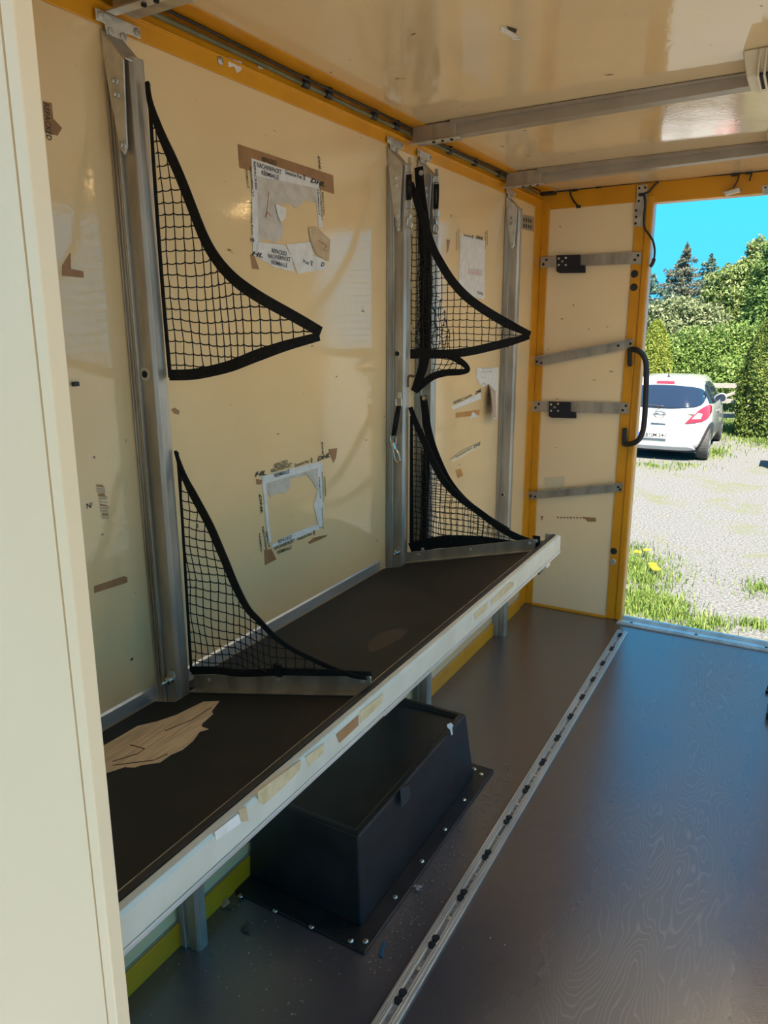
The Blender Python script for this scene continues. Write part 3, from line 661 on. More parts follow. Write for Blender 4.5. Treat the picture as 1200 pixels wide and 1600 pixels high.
for pp,m_,off in (([(393,247),(499,283),(497,301),(402,275)],'paper',.0010),([(393,247),(402,275),(404,380),(402,398),(395,397)],'paper',.0010),([(402,378),(445,383),(455,400),(460,425),(430,418),(395,398)],'paper',.0010),
    ([(402,275),(495,294),(494,318),(478,312),(462,326),(455,319),(430,318),(436,345),(444,355),(440,372),(430,380),(415,372),(404,380)],'paper2',.0012),
    ([(493,292),(500,293),(504,355),(498,356)],'paper',.0011),([(447,382),(485,378),(490,400),(505,405),(508,420),(465,428),(455,400)],'paper',.0014),
    ([(482,356),(495,355),(516,375),(514,408),(495,398),(486,380)],'papertan',.0030),([(391,398),(397,398),(405,421),(394,420)],'tape',.0006),([(430,318),(447,325),(446,340),(440,348),(435,340)],'paper',.004)):
    sheet('paper_piece', o, MT[m_], pp, off)
TH = .0105
lettering(o, [('REPACKED',(410,252),(433,259),TH),('NACHVERPACKT',(402,261),(440,273),TH),('RÉEMBALLÉ',(409,273),(436,281),TH*1.15),('Deutsche Post',(446,272),(472,280),TH*.9),
  ('DHL',(485,285),(508,292),TH*1.1,1),('REPACKED',(396,252),(399,296),TH*.7),('NACHVERPACKT',(390,260),(394,307),TH*.7),('RÉEMBALLÉ',(384,265),(387,294),TH*.7),('Deutsche Post',(391,316),(393,366),TH*.6),
  ('HL',(393,399),(411,403),TH,1),('REPACKED',(425,395),(448,400),TH),('NACHVERPACKT',(419,403),(454,409),TH),('RÉEMBALLÉ',(424,412),(449,418),TH*1.1),('Post',(474,411),(483,414),TH*.9),('D',(501,416),(507,417),TH*1.1,1),
  ('REPACKED',(503,300),(505,336),TH*.7),('NACHVERPACKT',(498.5,288),(502,345),TH*.7),('RÉEMBALLÉ',(495.5,295),(498,336),TH*.7),('DHL',(497,243),(499,266),TH*.8,1)], .0021)
horn(o,(475.5,277),.0024,.009); horn(o,(487,411),.0024,.009); horn(o,(394.5,375),.0024,.009,-1.57)
q = MB(); q.tube([at(*p_,x=.0022) for p_ in ((420,300),(418,322),(415,340),(418,331),(424,338))],.0006,4); q.tube([at(*p_,x=.0042) for p_ in ((497,376),(507,381),(510,385),(505,390),(510,392))],.0006,4); q.build('pen_scribble', MT['red'], o)
o = thing('parcel_label', at(460,790,x=0), 'square of parcel tape with torn paper rim low on the wall above the shelf', 'label')
for pp,m_,off in (([(409,744),(497,722),(503,722),(504,728),(497,731),(416,755)],'paper',.0010),([(409,744),(416,755),(419,800),(422,830),(424,845),(419,850),(414,800)],'paper',.0010),
    ([(416,755),(497,731),(498,765),(493,762),(488,752),(480,742),(452,748),(455,760),(446,770),(432,770),(424,778),(417,766)],'paper2',.0012),
    ([(497,731),(504,728),(506,825),(498,822),(490,790),(497,765)],'paper',.0013),([(424,852),(446,838),(490,821),(499,820),(498,827),(425,856)],'paper',.0014),
    ([(413,859),(424,858),(432,874),(414,883)],'tape',.0007),([(513,702),(527,700),(525,715),(521,723),(516,712)],'tape',.0007),([(400,748),(409,750),(408,757),(401,757)],'tape',.0007),([(481,848),(490,840),(512,835),(509,839),(484,850)],'tape',.0007)):
    sheet('paper_piece', o, MT[m_], pp, off)
lettering(o, [('REPACKED',(429,731),(450,724),TH),('NACHVERPACKT',(424,739),(456,729),TH),('RÉEMBALLÉ',(429,746),(452,739),TH*1.15),('Deutsche Post',(461,730),(483,723),TH*.9),('DHL',(496,721),(516,714),TH*1.2,1),
  ('DHL',(405,772),(408,803),TH*.8,1),('HL',(398,745),(416,742),TH*1.1,1),('REPACK',(415,832),(420,857),TH*.7),('NACHVERP',(409.5,824),(415,860),TH*.7),('RÉEMBAL',(404.5,834),(408,864),TH*.7),
  ('REPACKED',(506.5,745),(508,776),TH*.6),('NACHVERPACKT',(502.5,738),(504.5,786),TH*.6),('RÉEMBALLÉ',(498,746),(500,779),TH*.6),('Deutsche Post',(502.5,794),(504.5,826),TH*.6),
  ('REPACKED',(435,850),(456,841),TH),('NACHVERPACKT',(429,860),(460,847),TH),('RÉEMBALLÉ',(434,866),(456,857),TH*1.1),('Deutsche Post',(465,845),(487,836),TH*.9),('DHL',(502.5,690),(504,712),TH*.7,1)], .0021)
horn(o,(487,719),.0024,.009); horn(o,(491,832),.0024,.009)
o = thing('parcel_label', at(738,420,x=0), 'tall sheet of white paper with red pen marks under clear tape', 'label')
sheet('paper_piece', o, MT['paper'], [(720,366),(758,376),(757,468),(717,460),(717,425)], .001)
sheet('brown_tape', o, MT['tape'], [(698,374),(703,375),(701,390),(698,396)], .0006)
lettering(o, [('Deutsche Post',(725,369),(737,372),TH*.9),('DHL',(744,373),(755,376),TH*1.2,1),('DHL',(745,458),(755,462),TH,1),('REPACKED',(716,358),(716,388),TH*.7),('NACHVERPACKT',(713,362),(713,392),TH*.7),('REPACKED',(761,360),(761,384),TH*.7),('NACHVERPACKT',(758,362),(758,390),TH*.7)], .0015)
horn(o,(738.5,370),.0018,.009)
q = MB(); q.tube([at(x_,424+5*((-1)**k)+.1*(x_-735),x=.0016) for k,x_ in enumerate(np.linspace(732,753,15))],.0007,4); q.build('pen_scribble', MT['red'], o)
o = thing('torn_paper', at(760,610,x=0), 'torn white sheet with handwriting curling off the wall beside the last post', 'paper')
sheet('paper_piece', o, MT['paper'], [(745,575),(779,574),(779,600),(776,655),(771,655),(773,610),(763,600),(755,605),(748,598),(744,590)], .001)
a,b,c,d,e_ = [at(*p_,x=.001) for p_ in ((763,600),(773,611),(768,653),(755,650),(757,612))]
q = MB(); q.prism([a+Vector((.002,0,0)),b+Vector((.004,0,0)),c+Vector((.02,0,0)),d+Vector((.045,0,0)),e_+Vector((.03,0,0))],(.0006,0,0)); q.build('curled_flap', mat('pinkish_paper_back',(.52,.38,.30),.8), o)
q = MB()
for py_ in (576,581,590,600,): q.tube([at(752+k*2.2,py_+(1.2 if k%2 else -1.2)-.1*k,x=.0016) for k in range(9 if py_<585 else 4)],.0005,4)
q.build('handwriting', MT['ink'], o)
q = MB()
for py_ in (616,630,643): q.tube([at(760+k*1.5,py_+(1.5 if k%2 else -1.5)+.15*k,x=.010+.0125*(py_-600)/43+.008) for k in range(6)],.0005,4)
q.build('handwriting', MT['ink'], o)
o = thing('tape_strip', at(730,646,x=0), 'short brown tape strip with a white paper scrap under the torn sheet', 'tape')
sheet('brown_tape', o, MT['tape2'], [(712,645),(749,640),(749,648),(712,653)], .0005); sheet('paper_piece', o, MT['paper'], [(739,643),(748,651),(740,652),(734,655)], .0012)
o = thing('tape_strip', at(728,624,x=0), 'printed white tape strip slanting up beside the torn sheet', 'tape')
sheet('clear_film', o, MT['paper'], [(705,636),(751,613),(752,623),(708,640)], .0005)
lettering(o, [('NACHVERPACKT',(709,632),(724,626),TH*1.2),('Deutsche Post',(726,625),(737,619),TH*1.1),('DHL',(743,617),(752,612),TH*1.3,1)], .0012)
o = thing('tape_strip', at(728,706,x=0), 'printed clear tape strip slanting up below the torn sheet', 'tape')
sheet('clear_film', o, MT['clear'], [(704,719),(750,690),(751,697),(707,723)], .0003)
lettering(o, [('Deutsche Post',(712,716),(737,701),TH*.8),('DHL',(740,701),(751,695),TH*1.2,1)], .0010)
q = MB(); q.tube([at(*p_,x=.0008) for p_ in ((703,718),(722,704),(751,690))],.0007,4); q.build('tape_edge', MT['ink'], o)
o = tag(sheet('tape_scrap', None, MT['tape2'], [(711,735),(720,732),(724,743),(715,747)], .0005), 'small square scrap of brown tape low on the wall behind the nets', 'tape')
# left of the first post
o = thing('tape_strip', at(75,190,x=0), 'torn brown tape printed REPACKED high beside the partition', 'tape')
sheet('brown_tape', o, MT['tape'], [(67,158),(81,161),(83,185),(97,200),(90,212),(80,210),(70,206)], .0005)
lettering(o, [('REPACKED',(68,160),(73,218),TH)], .0010)
o = tag(sheet('tape_scrap', None, MT['tape'], [(97,415),(110,395),(111,420),(130,424),(131,434),(97,431)], .0005), 'torn triangular scrap of brown tape beside the partition', 'tape')
o = tag(sheet('tape_strip', None, MT['tape'], [(147,916),(194,900),(199,902),(199,910),(147,927)], .0005), 'plain brown tape strip low beside the partition', 'tape')
o = thing('tape_strip', at(160,785,x=0), 'mostly rubbed-off brown tape residue beside the first post', 'tape')
for k in range(11):
    y_ = 757+5*k; sheet('residue', o, MT['papertan' if k%3 else 'tape'], [(150+k*.9+random.uniform(-2,2),y_),(162+k*.9+random.uniform(-3,4),y_+random.uniform(-2,2)),(163+k*.8,y_+4),(152+k*.8,y_+3.5)], .0005)
lettering(o, [('N/',(136,795),(145,793),TH)], .0008)
q = MB(); q.obox(at(118,600,x=.004),(.004,0,0),(0,.006,0),(0,0,.004)); tag(q.build('wall_stud', MT['rubber'], None, bevel=.001), 'small black stud on the wall beside the partition', 'stud')
# items on the yellow profile
for k,px_ in enumerate(((344,95),)):
    p = at(*px_,x=.0055); q = MB(); q.revolve(p,(1,0,0),[(.009,0),(.009,.002),(.007,.004),(.004,.006),(.004,.004)],16); tag(q.build('cap_screw', MT['galv2'], None), 'round grey cap screw in the yellow ceiling profile', 'screw')
for pp, lb in (([(356,90),(378,97),(377,110),(370,114),(366,104),(357,105)],'larger pale paper remnant on the yellow ceiling profile'),([(401,94),(412,97),(412,108),(404,107)],'smaller pale paper remnant on the yellow ceiling profile')):
    tag(sheet('paper_remnant', None, MT['paper'], pp, .0056), lb, 'paper')
o = thing('paper_remnant', at(800,50,z=2.049), 'scrap of printed white tape stuck on the ceiling', 'paper')
for pp in ([(783,40),(790,44),(812,58),(800,59),(790,52),(782,50)],[(800,59),(813,60),(812,62),(802,62)]): sheet('scrap', o, MT['paper'], pp, 2.0492, .0003, 'z', -1)
sheet('print', o, MT['ink'], [(792,41),(808,46),(806,52),(794,46)], 2.0490, .0003, 'z', -1)

# ---- slotted metal plate near the corner
o = thing('slotted_plate', at(824,350,x=0), 'slotted grey metal plate on the wall beside the yellow corner', 'plate')
sheet('plate', o, MT['galv'], [(815,335),(833,339),(833,362),(815,357)], .001, .003)
for k in range(4):
    for j in range(2):
        xx = 818+3.6*k; yy = 340+9.5*j+k*.8; sheet('slot', o, MT['dark'], [(xx,yy),(xx+1.6,yy+.3),(xx+1.6,yy+6),(xx,yy+5.7)], .0042, .0004)

# ---- rear panel fittings (plane y = 3.54) -----------------------------------------
YP = 3.5335
def yscrew(parent, px, y, r=.006, m='dark'):
    q = MB(); q.revolve(at(*px,y=y),(0,-1,0),[(r,0),(r,.0015),(r*.6,.0025)],12); return q.build('screw', MT[m], parent)
def latch_bar(pts, plate, screws, label):
    o = thing('latch_bar', at(*pts[0],y=YP), label, 'metal bar')
    sheet('bar', o, MT['galv'], pts, YP, .004, 'y')
    pl = MB().prism([at(*p_,y=YP-.0045) for p_ in plate],(0,-.008,0)).build('latch_plate', MT['blackplate'], o, bevel=.0015)
    x0_,y0_ = plate[0]
    for dx_,dy_ in ((3,5),(14,4),(3,15),(14,15)): yscrew(pl,(x0_+dx_,y0_+dy_),YP-.0126,.005,'zinc')
    yscrew(pl,(x0_+8.5,y0_+9.5),YP-.0126,.006,'galv2')
    for s_ in screws: yscrew(o,s_,YP-.004)
    return o
latch_bar([(845,402),(1002.5,393.5),(1002.5,412),(845,418)], [(870,399),(907.5,398),(907.5,414.5),(915.5,415),(915.5,426.5),(875,427),(870,424)], [(854,406),(849,413),(997,399),(992,406)], 'flat metal bar with black latch plate high on the rear panel')
latch_bar([(833.5,626.5),(982,629),(982,646.5),(833,643)], [(858,627),(892.5,628),(892.5,643),(901,644),(901,653.5),(862,652.5),(858,650)], [(842,631),(837,637),(978,634),(973,641)], 'flat metal bar with black latch plate midway on the rear panel')
def angle_rail(pts, screws, label):
    o = thing('angle_rail', at(*pts[0],y=YP), label, 'metal rail')
    sheet('flange', o, MT['galv'], pts, YP, .003, 'y')
    a,b = at(*pts[0],y=YP),at(*pts[1],y=YP)
    q = MB(); q.prism([a,b,b+Vector((0,-.030,0)),a+Vector((0,-.030,0))],(0,0,.003)); q.build('ledge', MT['galv2'], o)
    for s_ in screws: yscrew(o,s_,YP-.003)
    return o
angle_rail([(833,559),(989.5,530),(987,544),(846,571.5),(837,570)], [(839,565),(846,567),(966,540),(985,537)], 'slanting metal angle rail above the grab handle on the rear panel')
angle_rail([(823,769),(973,754),(972,768),(828,780),(826,777)], [(829,775),(836,776),(966,761),(969,765)], 'slanting metal angle rail low on the rear panel')
tag(sheet('paper_remnant', None, MT['clear'], [(850,746),(882,744),(882,766),(853,768)], 3.5445, .0006, 'y'), 'translucent paper remnant above the lower angle rail', 'paper')
o = thing('tape_strip', at(900,810,y=3.545), 'rubbed-off brown tape remnant below the lower angle rail', 'tape')
sheet('brown_tape', o, MT['tape'], [(912,808),(931,809),(931,815),(918,815)], 3.5445, .0005, 'y')
for k in range(9):
    xx = 870+5*k; sheet('residue', o, MT['tape'], [(xx,807+random.uniform(0,2)),(xx+3.5,808),(xx+3,809.5+random.uniform(0,1.5)),(xx+.5,809.5)], 3.5445, .0005, 'y')
sheet('residue', o, MT['tape'], [(844,806),(850,807),(848,809),(847,813),(845.5,813),(846,809)], 3.5445, .0005, 'y')
for px_,lb,y_ in (((991.5,428),'upper black plug in the yellow jamb under the high latch bar',3.536),((990.5,449),'lower black plug in the yellow jamb under the high latch bar',3.536),((959,861),'black plug low in the yellow jamb',3.536),((957.5,878),'scratched grey plug low in the yellow jamb',3.536)):
    p = at(*px_,y=y_); q = MB(); q.revolve(p,(0,-1,0),[(.0165,0),(.0165,.002),(.014,.004),(.004,.0045)],20); tag(q.build('plug', MT['galv2' if 'grey' in lb else 'rubber'], None), lb, 'plug')
yscrews = [((839,350),'small screw high in the yellow corner post'),((831,723),'small screw midway down the yellow corner post')]
for px_,lb in yscrews:
    q = MB(); q.revolve(at(*px_,y=3.537),(0,-1,0),[(.005,0),(.005,.002),(.003,.003)],10); tag(q.build('screw', MT['galv2'], None), lb, 'screw')
# hinge plate and wiring at the jamb
o = thing('hinge_plate', at(1000,320,y=YP), 'upright metal plate with screws at the top of the yellow jamb', 'plate')
sheet('plate', o, MT['zinc'], [(996,290),(1012,288),(1011,320),(1006,321),(1005,354),(991,354),(992,322),(994,320)], 3.530, .003, 'y')
for s_ in ((999,294),(1008,293),(998,314),(1008,311),(994,329),(994,339),(993,349)): yscrew(o,s_,3.526,.005)
o = thing('wiring', at(1005,330,y=3.51), 'black wiring with connector hanging beside the upright metal plate', 'cable')
MB().tube(smooth_line([at(*p_,y=3.512) for p_ in ((1029,284),(1022,290),(1014,300),(1007,303),(1008,318),(1006,340),(1007,356),(1013,365),(1020,376),(1023,390),(1022,404))],5),.0045,6).build('cable', MT['rubber'], o, smooth=True)
MB().tube(smooth_line([at(*p_,y=3.516) for p_ in ((1026,284),(1018,293),(1009,302),(1005,306))],4),.0025,6).build('wire', mat('pinkish_wire',(.45,.20,.15),.5), o, smooth=True)
MB().tube(smooth_line([at(*p_,y=3.512) for p_ in ((1022,404),(1020,411),(1016,417))],4),[.008]*9,8).build('connector', MT['rubber'], o, smooth=True)
MB().obox(at(1003,304,y=3.518),(.014,0,0),(0,.006,0),(0,0,.006)).build('clip', MT['rubber'], o, bevel=.001)
o = thing('header_cable', at(1000,285,y=3.52), 'black cable run under the ceiling along the yellow header', 'cable')
MB().tube(smooth_line([at(*p_,y=3.522) for p_ in ((838,302),(880,297.5),(940,290.5),(1000,284),(1080,275.5),(1140,271),(1200,265),(1260,259))],4),.006,8).build('cable', MT['rubber'], o, smooth=True)
MB().tube(smooth_line([at(*p_,y=3.515) for p_ in ((891,297),(892,306),(897,315),(903,322))],4),.004,6).build('loose_end', MT['rubber'], o, smooth=True)
MB().obox(at(904,323,y=3.515),(.010,0,0),(0,.005,0),(0,0,.006)).build('plug_end', MT['rubber'], o, bevel=.001)
MB().tube(smooth_line([at(*p_,y=3.515) for p_ in ((1155,272),(1152,283),(1145,294))],4),.003,6).build('wire', MT['rubber'], o, smooth=True)
MB().tube(smooth_line([at(*p_,y=3.515) for p_ in ((1175,269),(1173,276),(1171,283))],4),.003,6).build('wire', MT['rubber'], o, smooth=True)
for px_ in ((898,296),(935,291),(1148,272),(1170,269)): MB().obox(at(*px_,y=3.518),(.012,0,0),(0,.006,0),(0,0,.008)).build('clip', MT['rubber'], o, bevel=.001)
MB().box(-.0,.07,3.49,3.535,2.035,2.0495).build('corner_block', MT['rubber'], o, bevel=.002)
o = thing('door_lamp', at(1143,303,y=3.52), 'small pale lamp on the header above the rear doorway', 'lamp')
q = MB(); q.prism([at(*p_,y=3.533) for p_ in ((1132,301),(1155,294),(1157,301),(1134,307))],(0,-.02,0)); q.build('housing', MT['lampd'], o, bevel=.003)
q = MB(); q.prism([at(*p_,y=3.534) for p_ in ((1129,300),(1158,294),(1160,297),(1131,304))],(0,-.008,0)); q.build('bracket', MT['galv2'], o)
o = thing('header_bracket', at(1196,297,y=3.533), 'grey metal bracket on the header above the rear doorway', 'bracket')
sheet('plate', o, MT['zinc'], [(1191,291),(1210,287),(1212,303),(1191,304)], 3.533, .003, 'y'); yscrew(o,(1196,293),3.53,.004)
# grab handle
o = thing('grab_handle', at(978,685,y=3.53), 'black tubular grab handle on the yellow door jamb', 'handle')
YH = 3.490
MB().tube(smooth_line([at(986,546,y=3.525),at(990,546,y=3.505),at(997,548,y=YH),at(1005,555,y=YH),at(1009.5,568,y=YH),at(1010,590,y=YH),at(1009,620,y=YH),at(1007,655,y=YH),at(1004,675,y=YH),at(998,687,y=YH),at(988,693,y=3.500),at(976,694,y=3.525)],5),.0125,12).build('bar', MT['rubber'], o, smooth=True)
for pp in ([(981,543),(988,543),(988,572),(983,573),(981,570)],[(973,669),(980,668),(980,696),(974,697),(972,694)]):
    MB().prism([at(*p_,y=3.534) for p_ in pp],(0,-.014,0)).build('foot', MT['rubber'], o, bevel=.004)

# ---- threshold
o = thing('door_sill', (.9,3.52,0), 'ribbed aluminium strip across the sill of the rear doorway', 'sill')
q = MB(); q.box(.495,1.34,3.478,3.60,.0005,.006)
for yy in (3.485,3.500,3.545,3.560,3.575): q.box(.495,1.34,yy,yy+.005,.006,.0085)
q.build('profile', MT['alu'], o)
for xx in (.56,.86,1.16): 
    s = MB(); s.revolve((xx,3.522,.006),(0,0,1),[(.007,0),(.007,.001),(.004,.002)],12); s.build('screw', MT['dark'], o)

# ---- airline rail on the floor
o = thing('lashing_rail', (.543,1.6,0), 'slotted aluminium lashing rail along the floor', 'rail')
RX0, RX1, RY1 = .5185, .5680, 3.40
q = MB(); q.box(RX0,RX1,.42,RY1,.0005,.004)
for a_,b_,hh in ((0,.006,.0075),(.0085,.0125,.0085),(.0145,.017,.0085),(.0325,.035,.0085),(.037,.041,.0085),(.0435,.0495,.0075)): q.box(RX0+a_,RX0+b_,.42,RY1,.004,hh)
q.build('profile', MT['alu'], o, bevel=.0006)
MB().box(RX0+.0205,RX0+.029,.42,RY1,.004,.0048).build('slot', mat('dark_mottled_slot',(.10,.09,.08),.7,0,(.30,.28,.26),60), o)  # darker mottled strip along the bottom of the slot
y_ = .62; k = 0
while y_ < 3.36:
    if k % 2 == 0:
        for dd in (-.011,.011):
            s = MB(); s.revolve((RX0+.0248,y_+dd,.0042),(0,0,1),[(.0098,0),(.0098,.0046),(.0085,.0048)],14); s.build('lobe_hole', MT['dark'], o)  # solid dark discs painted as the shaded cutouts
    else:
        s = MB(); s.revolve((RX0+.0248,y_,.0045),(0,0,1),[(.0062,0),(.0062,.002),(.003,.003)],10); s.build('screw', MT['galv2'], o)
    y_ += .085; k += 1

# ---- wheel arch box
o = thing('wheel_arch_box', (.18,1.6,0), 'black plastic wheel arch box bolted to the floor under the shelf', 'wheel box')
B0, B1, T0, T1, BX, TX, ZT = 1.250, 1.968, 1.272, 1.928, .366, .350, .250
q = MB()
ring = lambda x,ya,yb,z: [(.0085,ya,z),(x,ya,z),(x,yb,z),(.0085,yb,z)]
vs = ring(BX,B0,B1,.006)+ring(TX,T0,T1,ZT)+[(.030,T0+.022,ZT),(TX-.022,T0+.022,ZT),(TX-.022,T1-.022,ZT),(.030,T1-.022,ZT)]+[(.030,T0+.024,ZT-.012),(TX-.024,T0+.024,ZT-.012),(TX-.024,T1-.024,ZT-.012),(.030,T1-.024,ZT-.012)]
fs = []
for a_ in (0,4,8): fs += [(a_+i,a_+(i+1)%4,a_+4+(i+1)%4,a_+4+i) for i in range(4)]
fs += [(12,13,14,15),(3,2,1,0)]
q.add(vs,fs); q.build('body', MT['plastic'], o, bevel=.007, seg=3)
fl = MB(); fl.prism([(.0085,1.188,.0008),(.414,1.188,.0008),(.414,2.030,.0008),(.0085,2.030,.0008)],(0,0,.006)); fl.build('flange', MT['plastic'], o, bevel=.0025)
for px_ in ((548,1470),(571,1471),(430,1423),(376,1400),(487,1448),(617,1402),(659,1346),(695,1296),(725,1250),(741,1202),(752,1210)):
    p = at(*px_,z=.007); s = MB(); s.revolve(p,(0,0,1),[(.008,0),(.0075,.002),(.005,.004),(.002,.0045)],12); s.build('screw', MT['chrome'], o, smooth=True)
p = at(704,1140,x=.352)
for pp in ([(698,1132),(704,1129),(708,1133),(706,1138),(707,1147),(705,1149),(703,1140),(699,1137)],):
    MB().prism([at(*p_,x=.3535) for p_ in pp],(.0012,0,0)).build('paper_scrap', MT['paper'], o)
MB().prism([at(*p_,x=.3625) for p_ in ((625,1232),(640,1226),(641,1248),(627,1262))],(.0004,0,0)).build('label_residue', mat('dull_residue',(.014,.014,.014),.6,0,(.06,.058,.055),160), o)

# ---- loose bits on the floor
def crumb(r_): 
    return [Vector((r_*random.uniform(.6,1.2)*a,r_*random.uniform(.6,1.2)*b,r_*random.uniform(.3,.7)*c)) for a,b,c in ((1,0,.4),(0,1,.4),(-1,0,.4),(0,-1,.4),(0,0,1))]
q = MB()
for k in range(520):
    t = random.random()
    if t < .55: x_,yy_ = .43+abs(random.gauss(0,.035)),random.uniform(1.15,2.1)
    elif t < .75: x_,yy_ = random.uniform(.012,.05),random.uniform(.9,3.4)
    elif t < .85: x_,yy_ = random.uniform(.02,.40),random.uniform(.95,1.17)
    else: x_,yy_ = random.uniform(.02,1.3),random.uniform(.8,3.45)
    if .515<x_<.572: continue
    c_ = crumb(random.uniform(.0012,.0034)); q.add([Vector((x_,yy_,.0004))+v for v in c_],[(0,1,4),(1,2,4),(2,3,4),(3,0,4),(3,2,1,0)])
ob = stuff(q.build('floor_crumbs', MT['crumbs'])); ob['label'] = 'dry crumbs and dust scattered on the truck floor'; ob['category'] = 'debris'
p = at(653,1390,z=0); q = MB(); bmv = []
for k in range(14):
    a_ = k*2.4; c_ = p+Vector((.010*math.cos(a_)*random.uniform(.2,1),.010*math.sin(a_)*random.uniform(.2,1),.003+.006*random.random()))
    q.prism([c_+Vector((random.uniform(-.006,.006),random.uniform(-.006,.006),random.uniform(-.003,.004))) for _ in range(4)],(0,0,.0008))
tag(q.build('crumpled_paper', MT['pink'], None), 'small crumpled pinkish paper bit beside the wheel box', 'paper')
a_,b_ = at(600,1472,z=.004),at(595,1494,z=.004); q = MB(); q.obox((a_+b_)/2,(b_-a_)/2,(.004,.001,0),(0,0,.003)); tag(q.build('plastic_piece', MT['bluebit'], None, bevel=.0008), 'small blue plastic piece on the floor by the wheel box', 'plastic piece')
for (px_,lb) in (((352,1415),'curled brown paper bit on the floor by the yellow kick strip'),((384,1452),'small dry leaf on the floor before the wheel box')):
    p = at(*px_,z=.001); q = MB(); q.prism([p+Vector(v) for v in ((-.012,-.006,0),(.004,-.012,.003),(.014,.004,.012),(-.004,.012,.016))],(0,0,.0012)); tag(q.build('paper_bit', MT['papertan' if 'paper' in lb else 'bark'], None), lb, 'debris')
# strap buckle at the edge of the frame
o = thing('strap_buckle', (1.22,2.92,0), 'black metal strap buckle with webbing lying on the floor', 'buckle')
q = MB(); q.box(1.190,1.29,2.83,2.92,.0008,.030); q.build('body', MT['blackplate'], o, bevel=.004)
for k in range(3): 
    q = MB(); q.box(1.197,1.285,2.845+.024*k,2.857+.024*k,.030,.044); q.build('tooth', MT['alu'], o, bevel=.002)
q = MB(); q.tube([(1.180,3.06,.006),(1.186,3.085,.018),(1.26,3.12,.018),(1.32,3.10,.006),(1.28,3.05,.005)],.006,8,True); q.build('ring', MT['blackplate'], o, smooth=True)
q = MB(); q.box(1.20,1.28,2.92,3.07,.0008,.003); q.build('webbing', MT['webbing'], o)

# ---- ceiling lamps
def ceiling_lamp(x0, y0, y1, label):
    o = thing('ceiling_lamp', (x0+.2,(y0+y1)/2,2.049), label, 'lamp', None); L_ = .42; d = .052
    x1 = x0+L_; zb_ = 2.049-d; q = MB()
    out = [(x0-.004,y0),(x1+.004,y0),(x1+.004,y1),(x0-.004,y1)]; low = [(x0+.008,y0+.012),(x1-.008,y0+.012),(x1-.008,y1-.012),(x0+.008,y1-.012)]
    inn = [(x0+.11,y0+.03),(x1-.05,y0+.03),(x1-.05,y1-.03),(x0+.11,y1-.03)]
    q.add([(a,b,2.0494) for a,b in out]+[(a,b,zb_) for a,b in low]+[(a,b,zb_) for a,b in inn]+[(a,b,2.044) for a,b in inn],
        [(0,1,2,3),(15,14,13,12)]+[(r+k,r+(k+1)%4,r+4+(k+1)%4,r+4+k) for r in (0,4,8) for k in range(4)])
    q.build('housing', MT['lampp'], o, bevel=.003)
    for k in range(5):
        f = MB(); xx = x0+.030+.013*k; f.box(xx,xx+.005,y0-.004,y1-.02,2.049-d-.006,2.046); f.build('fin', MT['lampp'], o, bevel=.001)
        g = MB(); g.box(xx+.005,xx+.013,y0+.004,y1-.03,2.049-d-.0012,2.049-d+.003); g.build('slot', MT['dark'], o)
    g = MB(); g.box(x0+.115,x0+L_-.055,y0+.035,y1-.035,2.030,2.0435); g.build('cover', MT['lampe'], o, bevel=.006)  # cover carries the added fill glow
    return o
ceiling_lamp(.962, 1.995, 2.150, 'ribbed beige ceiling lamp before the middle cross beam')
ceiling_lamp(.972, 2.815, 2.965, 'ribbed beige ceiling lamp before the rear cross beam')

# ================================================================== OUTSIDE
GZ = -1.0
def gp(px, py): return at(px, py, z=GZ)
q = MB(); n_ = 60
gx = np.linspace(-60,60,n_); gy = np.linspace(-40,80,n_)
vs = [(x,y,GZ) for y in gy for x in gx]
fs = [(j*n_+i,j*n_+i+1,(j+1)*n_+i+1,(j+1)*n_+i) for j in range(n_-1) for i in range(n_-1)]
struct(raw('ground', vs, fs, MT['ground']), 'pale gravel yard with patches of grass')

# grass blades
def blades(spots, h0, h1, wd=.006):
    V,F = [],[]
    for x,y in spots:
        a = random.uniform(0,6.28); hh = random.uniform(h0,h1); l = random.uniform(.1,.7)*hh
        dx,dy = math.cos(a),math.sin(a); px_,py_ = -dy*wd,dx*wd; k = len(V)
        V += [(x-px_,y-py_,GZ),(x+px_,y+py_,GZ),(x+dx*l*.4+px_*.7,y+dy*l*.4+py_*.7,GZ+hh*.6),(x+dx*l*.4-px_*.7,y+dy*l*.4-py_*.7,GZ+hh*.6),(x+dx*l,y+dy*l,GZ+hh)]
        F += [(k,k+1,k+2,k+3),(k+3,k+2,k+4)]
    return V,F
def disc(c, r, n, ry=None): 
    out = []
    for _ in range(n):
        a = random.uniform(0,6.28); t = abs(random.gauss(0,.62)); out.append((c.x+r*t*math.cos(a),c.y+(ry or r)*t*math.sin(a)))
    return out
sp = []
for px_,py_,r,n_b in ((985,885,.55,2000),(1000,935,.40,1500),(980,950,.35,1200),(1040,945,.28,500),(975,860,.35,700),(1025,960,.2,450),(1120,975,.16,260),(1180,978,.16,300),(1090,985,.2,400),(1060,965,.16,300),(1190,920,.3,350),(1005,905,.3,800)):
    sp += disc(gp(px_,py_), r, n_b)
V,F = blades(sp, .02, .085, .0045)
ob = stuff(raw('grass_tufts', V, F, MT['grass'])); ob['label'] = 'fresh green grass tufts at the edge of the gravel'; ob['category'] = 'grass'
sp = []
for px_,py_,r,n_b,ry in ((1170,665,1.1,2600,1.6),(1140,672,.8,1400,1.5),(1190,690,.8,1000,1.2),(1125,660,.6,900,1.2),(1120,708,.35,500,.8),(1185,675,1.2,1600,2),(1160,640,.9,1500,2.0)):
    sp += disc(gp(px_,py_), r, n_b, ry)
V,F = blades(sp, .03, .10, .007)
